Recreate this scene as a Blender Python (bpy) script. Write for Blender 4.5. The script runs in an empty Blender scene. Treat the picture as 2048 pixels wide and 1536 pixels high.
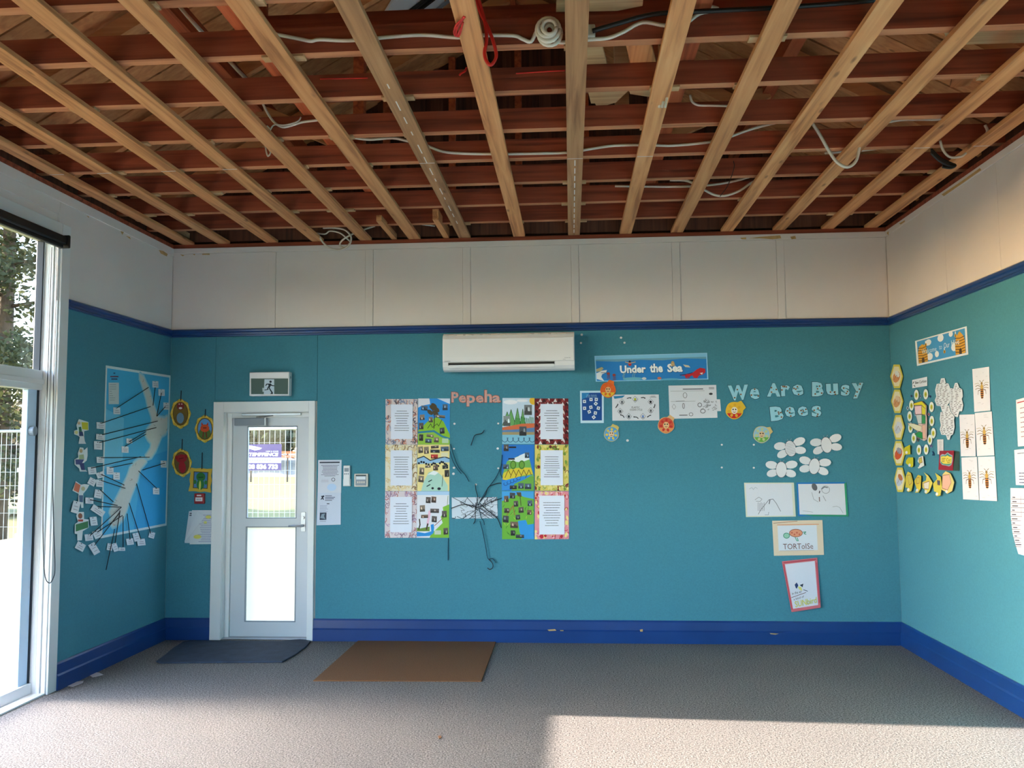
import bpy, math, random
from mathutils import Vector, Matrix
from math import sin, cos, pi, radians

# ------------------------------------------------------------------ camera, sky, sun, exposure
CAM = (3.58363, -7.39379, 1.63649)
YAW, PITCH, ROLL, FPX = -0.06842, 0.07712, -0.0078, 1702.057
W, H = 6.302, 3.482            # room width, height of the white wall top
ZR, ZB = 2.738, 0.188          # top of the blue rail, top of the baseboard
YEND = -9.6                    # wall behind the camera
GZ = -0.15                     # ground level outside

scene = bpy.context.scene
col = scene.collection
_f = Vector((sin(YAW)*cos(PITCH), cos(YAW)*cos(PITCH), sin(PITCH)))
_r0 = Vector((cos(YAW), -sin(YAW), 0)); _u0 = _r0.cross(_f)
_r = _r0*cos(ROLL) + _u0*sin(ROLL); _u = _u0*cos(ROLL) - _r0*sin(ROLL)
cd = bpy.data.cameras.new('camera'); cam = bpy.data.objects.new('camera', cd); col.objects.link(cam)
cd.sensor_width = 36; cd.lens = FPX/2048*36; cd.clip_start = .05; cd.clip_end = 400
cam.matrix_world = Matrix(((_r.x, _u.x, -_f.x, CAM[0]), (_r.y, _u.y, -_f.y, CAM[1]), (_r.z, _u.z, -_f.z, CAM[2]), (0, 0, 0, 1)))
scene.camera = cam

SUNDIR = Vector((1, -0.045, -0.30)).normalized()       # the way the sunlight travels
world = bpy.data.worlds.new('sky'); scene.world = world; world.use_nodes = True
wn = world.node_tree.nodes; bg = wn['Background']
sky = wn.new('ShaderNodeTexSky'); sky.sky_type = 'NISHITA'; sky.sun_disc = False
sky.sun_elevation = math.asin(-SUNDIR.z); sky.sun_rotation = math.atan2(-SUNDIR.x, -SUNDIR.y)
sky.air_density = 1.0; sky.dust_density = .6; sky.ozone_density = 2.0
world.node_tree.links.new(sky.outputs[0], bg.inputs[0]); bg.inputs[1].default_value = SKY_STRENGTH = 0.55
sl = bpy.data.lights.new('sun', 'SUN'); sl.energy = 9.0; sl.angle = radians(.6); sl.color = (1, .89, .77)
sun = bpy.data.objects.new('sun', sl); col.objects.link(sun); sun.location = (-20, 1, 8)
sun.rotation_euler = SUNDIR.to_track_quat('-Z', 'Y').to_euler()
scene.view_settings.view_transform = 'Standard'; scene.view_settings.look = 'None'
scene.view_settings.gamma = 1.0; scene.view_settings.use_curve_mapping = False
scene.view_settings.exposure = 2.03
cy = scene.cycles
cy.use_denoising = True; cy.max_bounces = 10; cy.diffuse_bounces = 6; cy.use_adaptive_sampling = True; cy.adaptive_threshold = .02; cy.transparent_max_bounces = 24
cy.sample_clamp_indirect = 8.0; cy.caustics_refractive = True; cy.caustics_reflective = False
rnd = random.Random(7)

# ------------------------------------------------------------------ materials
def lin(c):
    return tuple((v/255/12.92 if v <= 10 else ((v/255+.055)/1.055)**2.4) for v in c[:3])
def base_mat(name):
    m = bpy.data.materials.new(name); m.use_nodes = True
    return m, m.node_tree.nodes, m.node_tree.links, m.node_tree.nodes['Principled BSDF']
def mat(name, c, rough=.6, var=.06, scale=6, bump=0., metal=0., bscale=None, vec=(1, 1, 1)):
    """plain procedural surface: colour with soft noise variation, optional bump"""
    m, n, l, p = base_mat(name); c = lin(c)
    tc = n.new('ShaderNodeTexCoord'); mp = n.new('ShaderNodeMapping'); mp.inputs['Scale'].default_value = vec
    l.new(tc.outputs['Object'], mp.inputs[0])
    nz = n.new('ShaderNodeTexNoise'); nz.inputs['Scale'].default_value = scale; nz.inputs['Detail'].default_value = 5
    l.new(mp.outputs[0], nz.inputs['Vector'])
    r = n.new('ShaderNodeValToRGB'); r.color_ramp.elements[0].position = .3; r.color_ramp.elements[1].position = .7
    r.color_ramp.elements[0].color = (*[max(0, v*(1-var)) for v in c], 1); r.color_ramp.elements[1].color = (*[min(1, v*(1+var)) for v in c], 1)
    l.new(nz.outputs['Fac'], r.inputs[0]); l.new(r.outputs[0], p.inputs['Base Color'])
    p.inputs['Roughness'].default_value = rough; p.inputs['Metallic'].default_value = metal
    if bump:
        b = n.new('ShaderNodeBump'); b.inputs['Strength'].default_value = bump; b.inputs['Distance'].default_value = .01
        nb = n.new('ShaderNodeTexNoise'); nb.inputs['Scale'].default_value = bscale or scale*8; nb.inputs['Detail'].default_value = 3
        l.new(mp.outputs[0], nb.inputs['Vector']); l.new(nb.outputs['Fac'], b.inputs['Height']); l.new(b.outputs[0], p.inputs['Normal'])
    return m
def wood(name, c1, c2, c3, axis, knots=True, rough=.75, vary=.25):
    """sawn timber, grain along one object axis; every piece gets its own tone"""
    m, n, l, p = base_mat(name)
    tc = n.new('ShaderNodeTexCoord'); oi = n.new('ShaderNodeObjectInfo')
    add = n.new('ShaderNodeVectorMath'); add.operation = 'ADD'; l.new(tc.outputs['Object'], add.inputs[0])
    cmb = n.new('ShaderNodeMath'); cmb.operation = 'MULTIPLY'; cmb.inputs[1].default_value = 37.; l.new(oi.outputs['Random'], cmb.inputs[0])
    l.new(cmb.outputs[0], add.inputs[1])
    mp = n.new('ShaderNodeMapping'); s = [26, 26, 26]; s[axis] = 1.1; mp.inputs['Scale'].default_value = s; l.new(add.outputs[0], mp.inputs[0])
    nz = n.new('ShaderNodeTexNoise'); nz.inputs['Scale'].default_value = 1.; nz.inputs['Detail'].default_value = 6; nz.inputs['Distortion'].default_value = .6
    l.new(mp.outputs[0], nz.inputs['Vector'])
    r = n.new('ShaderNodeValToRGB'); e = r.color_ramp.elements; e[0].position = .30; e[0].color = (*lin(c1), 1); e[1].position = .72; e[1].color = (*lin(c3), 1)
    k = e.new(.5); k.color = (*lin(c2), 1); l.new(nz.outputs['Fac'], r.inputs[0])
    out = r.outputs[0]
    if knots:
        mk = n.new('ShaderNodeMapping'); s2 = [9, 9, 9]; s2[axis] = 2.6; mk.inputs['Scale'].default_value = s2; l.new(add.outputs[0], mk.inputs[0])
        vo = n.new('ShaderNodeTexVoronoi'); vo.inputs['Scale'].default_value = 1.; l.new(mk.outputs[0], vo.inputs['Vector'])
        kr = n.new('ShaderNodeValToRGB'); kr.color_ramp.elements[0].position = .05; kr.color_ramp.elements[0].color = (.35, .3, .28, 1)
        kr.color_ramp.elements[1].position = .13; kr.color_ramp.elements[1].color = (1, 1, 1, 1); l.new(vo.outputs['Distance'], kr.inputs[0])
        mx = n.new('ShaderNodeMix'); mx.data_type = 'RGBA'; mx.blend_type = 'MULTIPLY'; mx.inputs['Factor'].default_value = .8
        l.new(out, mx.inputs['A']); l.new(kr.outputs[0], mx.inputs['B']); out = mx.outputs['Result']
    hs = n.new('ShaderNodeHueSaturation'); mr = n.new('ShaderNodeMapRange'); mr.inputs['To Min'].default_value = 1-vary; mr.inputs['To Max'].default_value = 1+vary
    l.new(oi.outputs['Random'], mr.inputs[0]); l.new(mr.outputs[0], hs.inputs['Value']); l.new(out, hs.inputs['Color']); l.new(hs.outputs[0], p.inputs['Base Color'])
    p.inputs['Roughness'].default_value = rough
    b = n.new('ShaderNodeBump'); b.inputs['Strength'].default_value = .35; b.inputs['Distance'].default_value = .004
    l.new(nz.outputs['Fac'], b.inputs['Height']); l.new(b.outputs[0], p.inputs['Normal'])
    return m
def glass_mat(name, tint=(1, 1, 1), clear=.95):
    m, n, l, p = base_mat(name); n.remove(p); o = n['Material Output']
    t = n.new('ShaderNodeBsdfTransparent'); t.inputs[0].default_value = (*[v*clear for v in tint], 1)
    g = n.new('ShaderNodeBsdfGlossy'); g.inputs['Roughness'].default_value = .02
    fr = n.new('ShaderNodeFresnel'); fr.inputs[0].default_value = 1.45
    mx = n.new('ShaderNodeMixShader'); l.new(fr.outputs[0], mx.inputs[0]); l.new(t.outputs[0], mx.inputs[1]); l.new(g.outputs[0], mx.inputs[2])
    l.new(mx.outputs[0], o.inputs[0]); return m
def frost_mat(name, scatter=.5, tint=(.93, .93, .93), rough=.36):
    m, n, l, p = base_mat(name); n.remove(p); o = n['Material Output']
    t = n.new('ShaderNodeBsdfTranslucent'); t.inputs[0].default_value = (*tint, 1)
    g = n.new('ShaderNodeBsdfRefraction'); g.inputs['Roughness'].default_value = rough; g.inputs['IOR'].default_value = 1.2
    mx = n.new('ShaderNodeMixShader'); mx.inputs[0].default_value = scatter; l.new(g.outputs[0], mx.inputs[1]); l.new(t.outputs[0], mx.inputs[2])
    l.new(mx.outputs[0], o.inputs[0]); return m
def leaf_mat(name, c, var=.4):
    m = mat(name, c, .8, var, 2.5); n, l = m.node_tree.nodes, m.node_tree.links; p = n['Principled BSDF']; o = n['Material Output']
    t = n.new('ShaderNodeBsdfTranslucent'); l.new(p.inputs['Base Color'].links[0].from_socket, t.inputs[0])
    mx = n.new('ShaderNodeMixShader'); mx.inputs[0].default_value = .4; l.new(p.outputs[0], mx.inputs[1]); l.new(t.outputs[0], mx.inputs[2]); l.new(mx.outputs[0], o.inputs[0]); return m
def ink_mat():
    m, n, l, p = base_mat('coloured_paper')
    a = n.new('ShaderNodeAttribute'); a.attribute_name = 'Col'
    nz = n.new('ShaderNodeTexNoise'); nz.inputs['Scale'].default_value = 60; nz.inputs['Detail'].default_value = 2
    mr = n.new('ShaderNodeMapRange'); mr.inputs['To Min'].default_value = .93; mr.inputs['To Max'].default_value = 1.05; l.new(nz.outputs['Fac'], mr.inputs[0])
    mx = n.new('ShaderNodeVectorMath'); mx.operation = 'SCALE'; l.new(a.outputs['Color'], mx.inputs[0]); l.new(mr.outputs[0], mx.inputs['Scale'])
    l.new(mx.outputs[0], p.inputs['Base Color']); p.inputs['Roughness'].default_value = .62; p.inputs['Specular IOR Level'].default_value = .3
    return m
def carpet_mat():
    m, n, l, p = base_mat('carpet')
    tc = n.new('ShaderNodeTexCoord')
    nz = n.new('ShaderNodeTexNoise'); nz.inputs['Scale'].default_value = 100; nz.inputs['Detail'].default_value = 4; nz.inputs['Roughness'].default_value = .75
    l.new(tc.outputs['Object'], nz.inputs['Vector'])
    r = n.new('ShaderNodeValToRGB'); e = r.color_ramp.elements
    e[0].position = .38; e[0].color = (*lin((72, 69, 70)), 1); e[1].position = .62; e[1].color = (*lin((172, 165, 160)), 1)
    l.new(nz.outputs['Fac'], r.inputs[0])
    n2 = n.new('ShaderNodeTexNoise'); n2.inputs['Scale'].default_value = 1.3; n2.inputs['Detail'].default_value = 3; l.new(tc.outputs['Object'], n2.inputs['Vector'])
    r2 = n.new('ShaderNodeValToRGB'); r2.color_ramp.elements[0].color = (.86, .86, .88, 1); r2.color_ramp.elements[1].color = (1.08, 1.06, 1.04, 1); l.new(n2.outputs['Fac'], r2.inputs[0])
    mx = n.new('ShaderNodeMix'); mx.data_type = 'RGBA'; mx.blend_type = 'MULTIPLY'; mx.inputs['Factor'].default_value = 1
    l.new(r.outputs[0], mx.inputs['A']); l.new(r2.outputs[0], mx.inputs['B']); l.new(mx.outputs['Result'], p.inputs['Base Color'])
    p.inputs['Roughness'].default_value = .95; p.inputs['Specular IOR Level'].default_value = .1
    b = n.new('ShaderNodeBump'); b.inputs['Strength'].default_value = .7; b.inputs['Distance'].default_value = .008
    l.new(nz.outputs['Fac'], b.inputs['Height']); l.new(b.outputs[0], p.inputs['Normal']); return m

M = {}
M['ink'] = ink_mat()
M['carpet'] = carpet_mat()
M['white'] = mat('white_paint', (226, 219, 220), .55, .03, 1.5, .05)
M['door_white'] = mat('door_enamel', (206, 212, 222), .35, .02, 2)
M['frame_white'] = mat('frame_enamel', (226, 228, 232), .35, .02, 2)
M['teal'] = mat('teal_pinboard_fabric', (66, 133, 154), .9, .07, 90, .25, bscale=500)
M['navy'] = mat('royal_blue_gloss', (18, 60, 124), .3, .10, 3, .03)
M['batten'] = wood('sawn_batten_pine', (160, 102, 62), (206, 144, 94), (222, 164, 114), 1, vary=.14)
M['joist'] = wood('dark_red_joist', (108, 46, 28), (146, 66, 42), (164, 82, 54), 0, knots=False, vary=.18)
M['batten_grey'] = wood('weathered_batten', (136, 94, 64), (172, 126, 88), (188, 144, 104), 1, vary=.05)
M['joist_edge'] = wood('sawn_joist_edge', (156, 96, 64), (188, 122, 84), (206, 142, 102), 0, knots=False, vary=.12)  # underside face of the joists, paler tan than their sides
M['joist_y'] = wood('dark_red_timber', (134, 60, 32), (176, 86, 48), (194, 104, 62), 1, knots=False, vary=.15)
M['sark'] = wood('sarking_board', (188, 126, 80), (204, 142, 92), (216, 158, 108), 0, vary=.22)
M['offcut'] = wood('pale_offcut', (160, 124, 88), (190, 152, 112), (205, 172, 134), 0, vary=.1)
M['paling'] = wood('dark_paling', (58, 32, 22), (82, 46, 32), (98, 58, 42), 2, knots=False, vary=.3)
M['ac'] = mat('white_plastic', (226, 225, 230), .4, .015, 3)
M['cream'] = mat('cream_plastic', (214, 206, 196), .45, .02, 3)
M['black'] = mat('black_plastic', (16, 17, 20), .45, .1, 5)
M['steel'] = mat('brushed_steel', (170, 176, 186), .35, .04, 8, metal=.7)
M['grey'] = mat('grey_enamel', (132, 142, 156), .4, .03, 4)
M['blue_stile'] = mat('pale_blue_enamel', (196, 222, 250), .4, .04, 2)
M['dark_edge'] = mat('dark_blue_gasket', (16, 28, 44), .5, .05, 4)
M['glass'] = glass_mat('window_glass')
M['frost'] = frost_mat('frosted_film', .08)
M['frost_door'] = frost_mat('frosted_door_film', .95, (.52, .45, .37))
M['brown_mat'] = mat('brown_coir', (126, 82, 46), .95, .22, 140, .6, bscale=260)
M['rubber'] = mat('blue_grey_rubber', (46, 58, 78), .8, .25, 9, .4, bscale=70)
M['wire_white'] = mat('white_cable', (225, 215, 204), .5, .03, 6)
M['wire_red'] = mat('red_cable', (214, 40, 34), .45, .05, 6)
M['wire_black'] = mat('black_cable', (20, 20, 22), .5, .1, 6)
M['wool'] = mat('black_wool', (28, 26, 34), .9, .1, 30)
M['wool_teal'] = mat('dark_teal_wool', (18, 62, 84), .9, .1, 30)
M['sheet_metal'] = mat('galvanised_sheet', (222, 228, 236), .4, .05, 5, metal=.0)
M['red_plastic'] = mat('red_plastic', (150, 26, 34), .4, .05, 5)
M['grass'] = mat('dry_grass', (92, 88, 24), .95, .35, 2.2, .5, bscale=30)
M['bank'] = mat('gravel_bank', (128, 122, 112), .95, .25, 3, .4)
M['galv'] = mat('galvanised_pipe', (178, 182, 184), .4, .06, 6, metal=.5)
M['leaf1'] = leaf_mat('conifer_needles', (62, 66, 38))
M['leaf2'] = leaf_mat('dark_leaves', (58, 66, 46))
M['leaf3'] = leaf_mat('dry_hedge_leaves', (84, 74, 54))
M['bark'] = mat('bark', (86, 70, 56), .9, .3, 8, .5)
M['orange'] = mat('orange_board', (220, 96, 50), .6, .1, 4)
M['sign_purple'] = mat('purple_sign_board', (62, 46, 116), .5, .03, 3)
M['skirt_chip'] = mat('bare_plaster', (196, 160, 108), .9, .15, 20)

# ------------------------------------------------------------------ mesh helpers
def mesh_obj(name, vs, fs, m, parent=None, smooth=False, mw=None, mats=None, fm=None):
    me = bpy.data.meshes.new(name); me.from_pydata([tuple(v) for v in vs], [], fs); me.update()
    for x in (mats or [m]): me.materials.append(x)
    if fm: me.polygons.foreach_set('material_index', fm)
    if smooth: me.polygons.foreach_set('use_smooth', [True]*len(me.polygons))
    o = bpy.data.objects.new(name, me); col.objects.link(o)
    if parent: o.parent = parent
    if mw is not None: o.matrix_world = mw
    return o
def empty(name, loc=(0, 0, 0)):
    o = bpy.data.objects.new(name, None); col.objects.link(o); o.location = loc; o.empty_display_size = .1; return o
def tag(o, label=None, cat=None, group=None, kind=None):
    if label: o['label'] = label
    if cat: o['category'] = cat
    if group: o['group'] = group
    if kind: o['kind'] = kind
    return o
class MB:
    """collects shapes for ONE mesh"""
    def __init__(s): s.v = []; s.f = []
    def add(s, vs, fs):
        b = len(s.v); s.v += [tuple(v) for v in vs]; s.f += [tuple(i+b for i in f) for f in fs]; return s
    def box(s, x0, x1, y0, y1, z0, z1):
        x0, x1 = min(x0, x1), max(x0, x1); y0, y1 = min(y0, y1), max(y0, y1); z0, z1 = min(z0, z1), max(z0, z1)
        v = [(x, y, z) for x in (x0, x1) for y in (y0, y1) for z in (z0, z1)]
        return s.add(v, [(0, 1, 3, 2), (4, 6, 7, 5), (0, 4, 5, 1), (2, 3, 7, 6), (0, 2, 6, 4), (1, 5, 7, 3)])
    def bar(s, a, b, w, h, up=(0, 0, 1)):
        """rectangular bar from a to b: w across, h along up"""
        a, b = Vector(a), Vector(b); d = (b-a).normalized(); x = d.cross(Vector(up)).normalized(); u = x.cross(d)
        v = [p + x*(w/2*i) + u*(h/2*j) for p in (a, b) for i, j in ((-1, -1), (1, -1), (1, 1), (-1, 1))]
        return s.add(v, [(0, 3, 2, 1), (4, 5, 6, 7), (0, 1, 5, 4), (1, 2, 6, 5), (2, 3, 7, 6), (3, 0, 4, 7)])
    def tube(s, pts, r, n=6, r1=None):
        P = [Vector(p) for p in pts]; b = len(s.v); k = len(P); prev = None
        for i, p in enumerate(P):
            d = (P[min(i+1, k-1)]-P[max(i-1, 0)]).normalized()
            x = prev - d*prev.dot(d) if prev is not None else d.orthogonal()
            if x.length < 1e-6: x = d.orthogonal()
            x.normalize(); prev = x; y = d.cross(x); rr = r if r1 is None else r + (r1-r)*i/(k-1)
            s.v += [tuple(p + x*(rr*cos(2*pi*j/n)) + y*(rr*sin(2*pi*j/n))) for j in range(n)]
        for i in range(k-1):
            for j in range(n):
                s.f.append((b+i*n+j, b+i*n+(j+1) % n, b+(i+1)*n+(j+1) % n, b+(i+1)*n+j))
        s.f.append(tuple(b+j for j in reversed(range(n)))); s.f.append(tuple(b+(k-1)*n+j for j in range(n))); return s
    def prism(s, prof, fn, t0, t1):
        """2-D profile (list of (p,q)) swept from t0 to t1; fn(p,q,t)->xyz"""
        n = len(prof); v = [fn(p, q, t) for t in (t0, t1) for p, q in prof]
        f = [tuple(range(n)), tuple(reversed(range(n, 2*n)))] + [(i, n+i, n+(i+1) % n, (i+1) % n) for i in range(n)]
        return s.add(v, [tuple(reversed(q)) for q in f])
    def quad(s, a, b, c, d): return s.add([a, b, c, d], [(0, 1, 2, 3)])
    def build(s, name, m, parent=None, smooth=False, bevel=0, fix=True, origin=None):
        vs = s.v
        if origin is not None: vs = [(x-origin[0], y-origin[1], z-origin[2]) for x, y, z in vs]
        o = mesh_obj(name, vs, s.f, m, parent, smooth)
        if origin is not None: o.location = origin
        if bevel:
            b = o.modifiers.new('bevel', 'BEVEL'); b.width = bevel; b.segments = 2; b.limit_method = 'ANGLE'; b.angle_limit = radians(40)
        return o
def smooth_pts(pts, k=6):
    """Catmull-Rom through the given points"""
    P = [Vector(p) for p in pts]
    if len(P) < 3: return P
    Q = [P[0]*2-P[1]] + P + [P[-1]*2-P[-2]]; out = []
    for i in range(1, len(Q)-2):
        a, b, c, d = Q[i-1], Q[i], Q[i+1], Q[i+2]
        for j in range(k):
            t = j/k; out.append(.5*((2*b) + (c-a)*t + (2*a-5*b+4*c-d)*t*t + (3*b-a-3*c+d)*t**3))
    return out+[P[-1]]
def ray(x, y): return _f + _r*((x-1024)/FPX) - _u*((y-768)/FPX)
def on(x, y, ax, v):
    """point of the plane (axis ax = v) that stands at this place of the photograph"""
    d = ray(x, y); t = (v-CAM[ax])/d[ax]; return Vector(CAM)+d*t

# ------------------------------------------------------------------ the room shell
def X(px, py=1050, y=0.): return on(px, py, 1, y).x
def Z(px, py, y=0.): return on(px, py, 1, y).z
def YL(px, py, x=0.): return on(px, py, 0, x).y
def st(o): return tag(o, kind='structure')
JT = -.13                                    # window plane depth inside the left wall
yj0, yj1 = -1.60, -1.70                      # outer and inner edge of the window architrave
yo = -7.0                                    # near end of the glazed opening
zh = 3.16                                    # head of the glazed opening
dx0, dx1 = X(445.5), X(616.5)                # clear width of the back door frame
ax0, ax1 = X(424.5), X(629)                  # outer edges of its architrave
dzt, azt = Z(530, 824), Z(530, 803)

fl = st(MB().box(-.16, W+.16, YEND-.15, .16, -.12, 0).build('floor', M['carpet']))
# back wall: core with the door hole, then facing panels as pieces
wb = MB(); wb.box(-.16, ax0+.03, .012, .16, 0, H); wb.box(ax1-.03, W+.16, .012, .16, 0, H); wb.box(ax0+.03, ax1-.03, .012, .16, azt-.03, H)
wall_back = st(wb.build('wall_back', M['white']))
def panel(parent, name, m, x0, x1, y0, y1, z0, z1, bevel=.0015):
    return MB().box(x0, x1, y0, y1, z0, z1).build(name, m, parent, bevel=bevel, origin=((x0+x1)/2, (y0+y1)/2, (z0+z1)/2))
seam = X(634.5, 740)
for a, b, z0, z1 in ((0, ax0+.002, 0, ZR-.03), (ax0+.004, seam, azt, ZR-.03), (seam+.003, seam+2.4, 0, ZR-.03), (seam+2.4002, seam+4.8, 0, ZR-.03), (seam+4.8002, W, 0, ZR-.03)):
    panel(wall_back, 'pinboard_panel', M['teal'], max(a, ax1-.004) if (z0 == 0 and a > .5) else a, b, 0, .0125, z0, z1, 0)
strips = [(537, 551), (731, 746), (926, 941), (1143, 1158), (1345, 1361), (1555, 1570)]
prev = 0
for a, b in strips:
    xa, xb = X(a, 580), X(b, 580)
    panel(wall_back, 'wall_panel', M['white'], prev, xa-.0015, .003, .0125, ZR-.03, H-.05)
    panel(wall_back, 'cover_strip', M['white'], xa, xb, -.004, .0125, ZR-.03, H-.05, .002); prev = xb+.0015
panel(wall_back, 'wall_panel', M['white'], prev, W, .003, .0125, ZR-.03, H-.05)
panel(wall_back, 'top_strip', M['white'], 0, W, -.006, .0125, H-.048, H, .003)
# left wall with the glazed opening
wl = MB(); wl.box(-.16, -.012, yj1+.001, .16, 0, H); wl.box(-.16, -.012, yo, yj1, zh, H); wl.box(-.16, -.012, YEND-.15, yo, 0, H)
wall_left = st(wl.build('wall_left', M['white']))
panel(wall_left, 'pinboard_panel', M['teal'], -.0125, 0, yj0, -.0005, 0, ZR-.03)
panel(wall_left, 'wall_panel', M['white'], -.0125, -.002, -1.72, -.0005, ZR-.03, H-.05)
panel(wall_left, 'wall_panel', M['white'], -.0125, -.002, yo, -1.723, zh+.16, H-.05)
panel(wall_left, 'wall_panel', M['white'], -.0125, -.002, YEND, yo-.1, 0, H-.05)
panel(wall_left, 'top_strip', M['white'], -.0125, .006, YEND, -.0005, H-.07, H, .003)
# right wall
wall_right = st(MB().box(W+.012, W+.16, YEND-.15, .16, 0, H).build('wall_right', M['white']))
ys = [0, -2.42, -4.83, -7.24, YEND]
for a, b in zip(ys, ys[1:]): panel(wall_right, 'pinboard_panel', M['teal'], W, W+.0125, b+.002, a, 0, ZR-.03)
ys = [0, on(1890, 500, 0, W).y, -1.9, -3.1, -4.3, -5.5, -6.7, YEND]
for a, b in zip(ys, ys[1:]): panel(wall_right, 'wall_panel', M['white'], W+.002, W+.0125, b+.003, a, ZR-.03, H-.05)
panel(wall_right, 'top_strip', M['white'], W-.006, W+.0125, YEND, -.0005, H-.048, H, .003)
# wall behind the camera, with a row of unseen windows added for fill daylight
wf = MB(); wf.box(-.16, W+.16, YEND-.15, YEND, 0, .95); wf.box(-.16, W+.16, YEND-.15, YEND, 2.75, H)
for a, b in ((-.16, .5), (2.0, 2.35), (3.85, 4.2), (5.7, W+.16)): wf.box(a, b, YEND-.15, YEND, .95, 2.75)
wall_front = st(wf.build('wall_front', M['white']))
for k, (a, b) in enumerate(((.5, 2.0), (2.35, 3.85), (4.2, 5.7))):
    w = st(empty('window_%d' % (k+2), (a, YEND-.08, .95)))
    f = MB(); t = .05
    f.box(0, b-a, -.03, .03, 0, t); f.box(0, b-a, -.03, .03, 1.8-t, 1.8); f.box(0, t, -.03, .03, t, 1.8-t); f.box(b-a-t, b-a, -.03, .03, t, 1.8-t); f.box((b-a)/2-.025, (b-a)/2+.025, -.03, .03, t, 1.8-t)
    f.build('window_frame', M['frame_white'], w)
    for i in (0, 1): MB().quad((t+i*((b-a)/2-.025), 0, t), ((b-a)/2-.025+i*((b-a)/2-.025), 0, t), ((b-a)/2-.025+i*((b-a)/2-.025), 0, 1.8-t), (t+i*((b-a)/2-.025), 0, 1.8-t)).build('glass_pane', M['glass'], w)

# rails and baseboards
rail_prof = [(0, ZR), (.012, ZR), (.022, ZR-.010), (.022, ZR-.026), (.012, ZR-.034), (.012, ZR-.05), (.018, ZR-.056), (.018, ZR-.066), (0, ZR-.07)]
base_prof = [(0, 0), (.024, 0), (.024, ZB*.52), (.016, ZB*.58), (.013, ZB*.93), (.007, ZB), (0, ZB)]
def run(name, prof, fn, t0, t1): return st(MB().prism(prof, fn, t0, t1).build(name, M['navy']))
bk = lambda p, q, t: (t, -p, q)
lf = lambda p, q, t: (p, t, q)
rt = lambda p, q, t: (W-p, t, q)
run('trim_1', rail_prof, bk, 0, W); run('trim_2', rail_prof, lf, -.0005, yj0); run('trim_3', rail_prof, rt, YEND, -.0005)
run('baseboard_back', base_prof, bk, ax1, W); run('baseboard_corner', base_prof, bk, 0, ax0)
run('baseboard_left', base_prof, lf, -.0005, yj0); run('baseboard_right', base_prof, rt, YEND, -.0005)

# ------------------------------------------------------------------ ceiling timbers (lining removed)
ceiling = st(empty('ceiling', (W/2, -4.7, H)))
def part(mb, name, m, parent, at=(0, 0, 0), bevel=0):
    o = mb.build(name, m, parent, bevel=bevel); o.location = Vector(at)-parent.location if parent else at; return o
def again(o, at, parent, rz=0):
    c = o.copy(); col.objects.link(c); c.parent = parent; c.location = Vector(at)-parent.location; c.rotation_euler = (0, 0, rz); return c
JB = H+.075                                  # underside of the joists
jy = [-.38, -.875, -1.411, -1.916, -2.425, -2.974, -3.493] + [-4.01-.515*k for k in range(11)]
j0 = None
for k, y in enumerate(jy):
    p = (W/2, y+.03, JB)
    rz = rnd.uniform(-.0012, .0012)
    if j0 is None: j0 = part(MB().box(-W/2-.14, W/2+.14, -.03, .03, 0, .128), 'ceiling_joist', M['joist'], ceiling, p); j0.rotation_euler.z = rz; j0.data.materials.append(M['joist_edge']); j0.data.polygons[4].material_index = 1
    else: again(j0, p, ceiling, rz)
part(MB().box(-W/2-.15, W/2+.15, 0, .15, 0, .034), 'wall_plate', M['joist'], ceiling, (W/2, .002, H+.001))
part(MB().box(-W/2-.15, W/2+.15, 0, .06, 0, .16), 'end_joist', M['paling'], ceiling, (W/2, .035, H+.066))  # dark paling tone stands in for the deep shade on this joist
for xx in (-.15, W): part(MB().box(0, .15, YEND-.15, 0, 0, .034), 'wall_plate', M['joist'], ceiling, (xx, 0, H+.001))
bx_ = [.133, .466, .913, 1.335, 1.772, 2.215, 2.665, 3.151, 3.634, 4.085, 4.531, 4.963, 5.407, 5.82, 6.185]
b0 = None; battens = []
for k, x in enumerate(bx_):
    p = (x, -4.75, H+.036)
    if b0 is None: b0 = part(MB().box(-.052, .052, -4.83, 4.775, 0, .027), 'ceiling_batten', M['batten'], ceiling, p, .002); o = b0
    else: o = again(b0, p, ceiling)
    battens.append(o)
    if k in (6, 8): o.material_slots[0].link = 'OBJECT'; o.material_slots[0].material = M['batten_grey']
    for y in jy[:9]:
        if rnd.random() < .42:
            s = rnd.uniform(.03, .08)
            q = MB().box(-.052-rnd.uniform(.0, s), .052+rnd.uniform(.0, s), -.028, .028, 0, .0115).build('packer', M['offcut'], o)
            q.location = (0, y+.03+rnd.uniform(-.006, .006)+4.75, .0272)
# chalk line along the middle batten, drip marks across some others
def chalk(b, x0, x1, y0, y1):
    q = MB().box(x0, x1, y0+4.75, y1+4.75, -.0006, .0002).build('chalk_line', M['white'], battens[b])
for y in [-1.95+.16*i for i in range(12)]: chalk(8, -.004, .004, y, y+.11)
for y in [-3.2+.22*i for i in range(13)]: chalk(6, -.004, .003, y, y+rnd.uniform(.05, .16))
for b in (0, 1, 2, 3, 6, 8, 9, 13, 14): chalk(b, -.05, .05, -1.985, -1.977)
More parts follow.
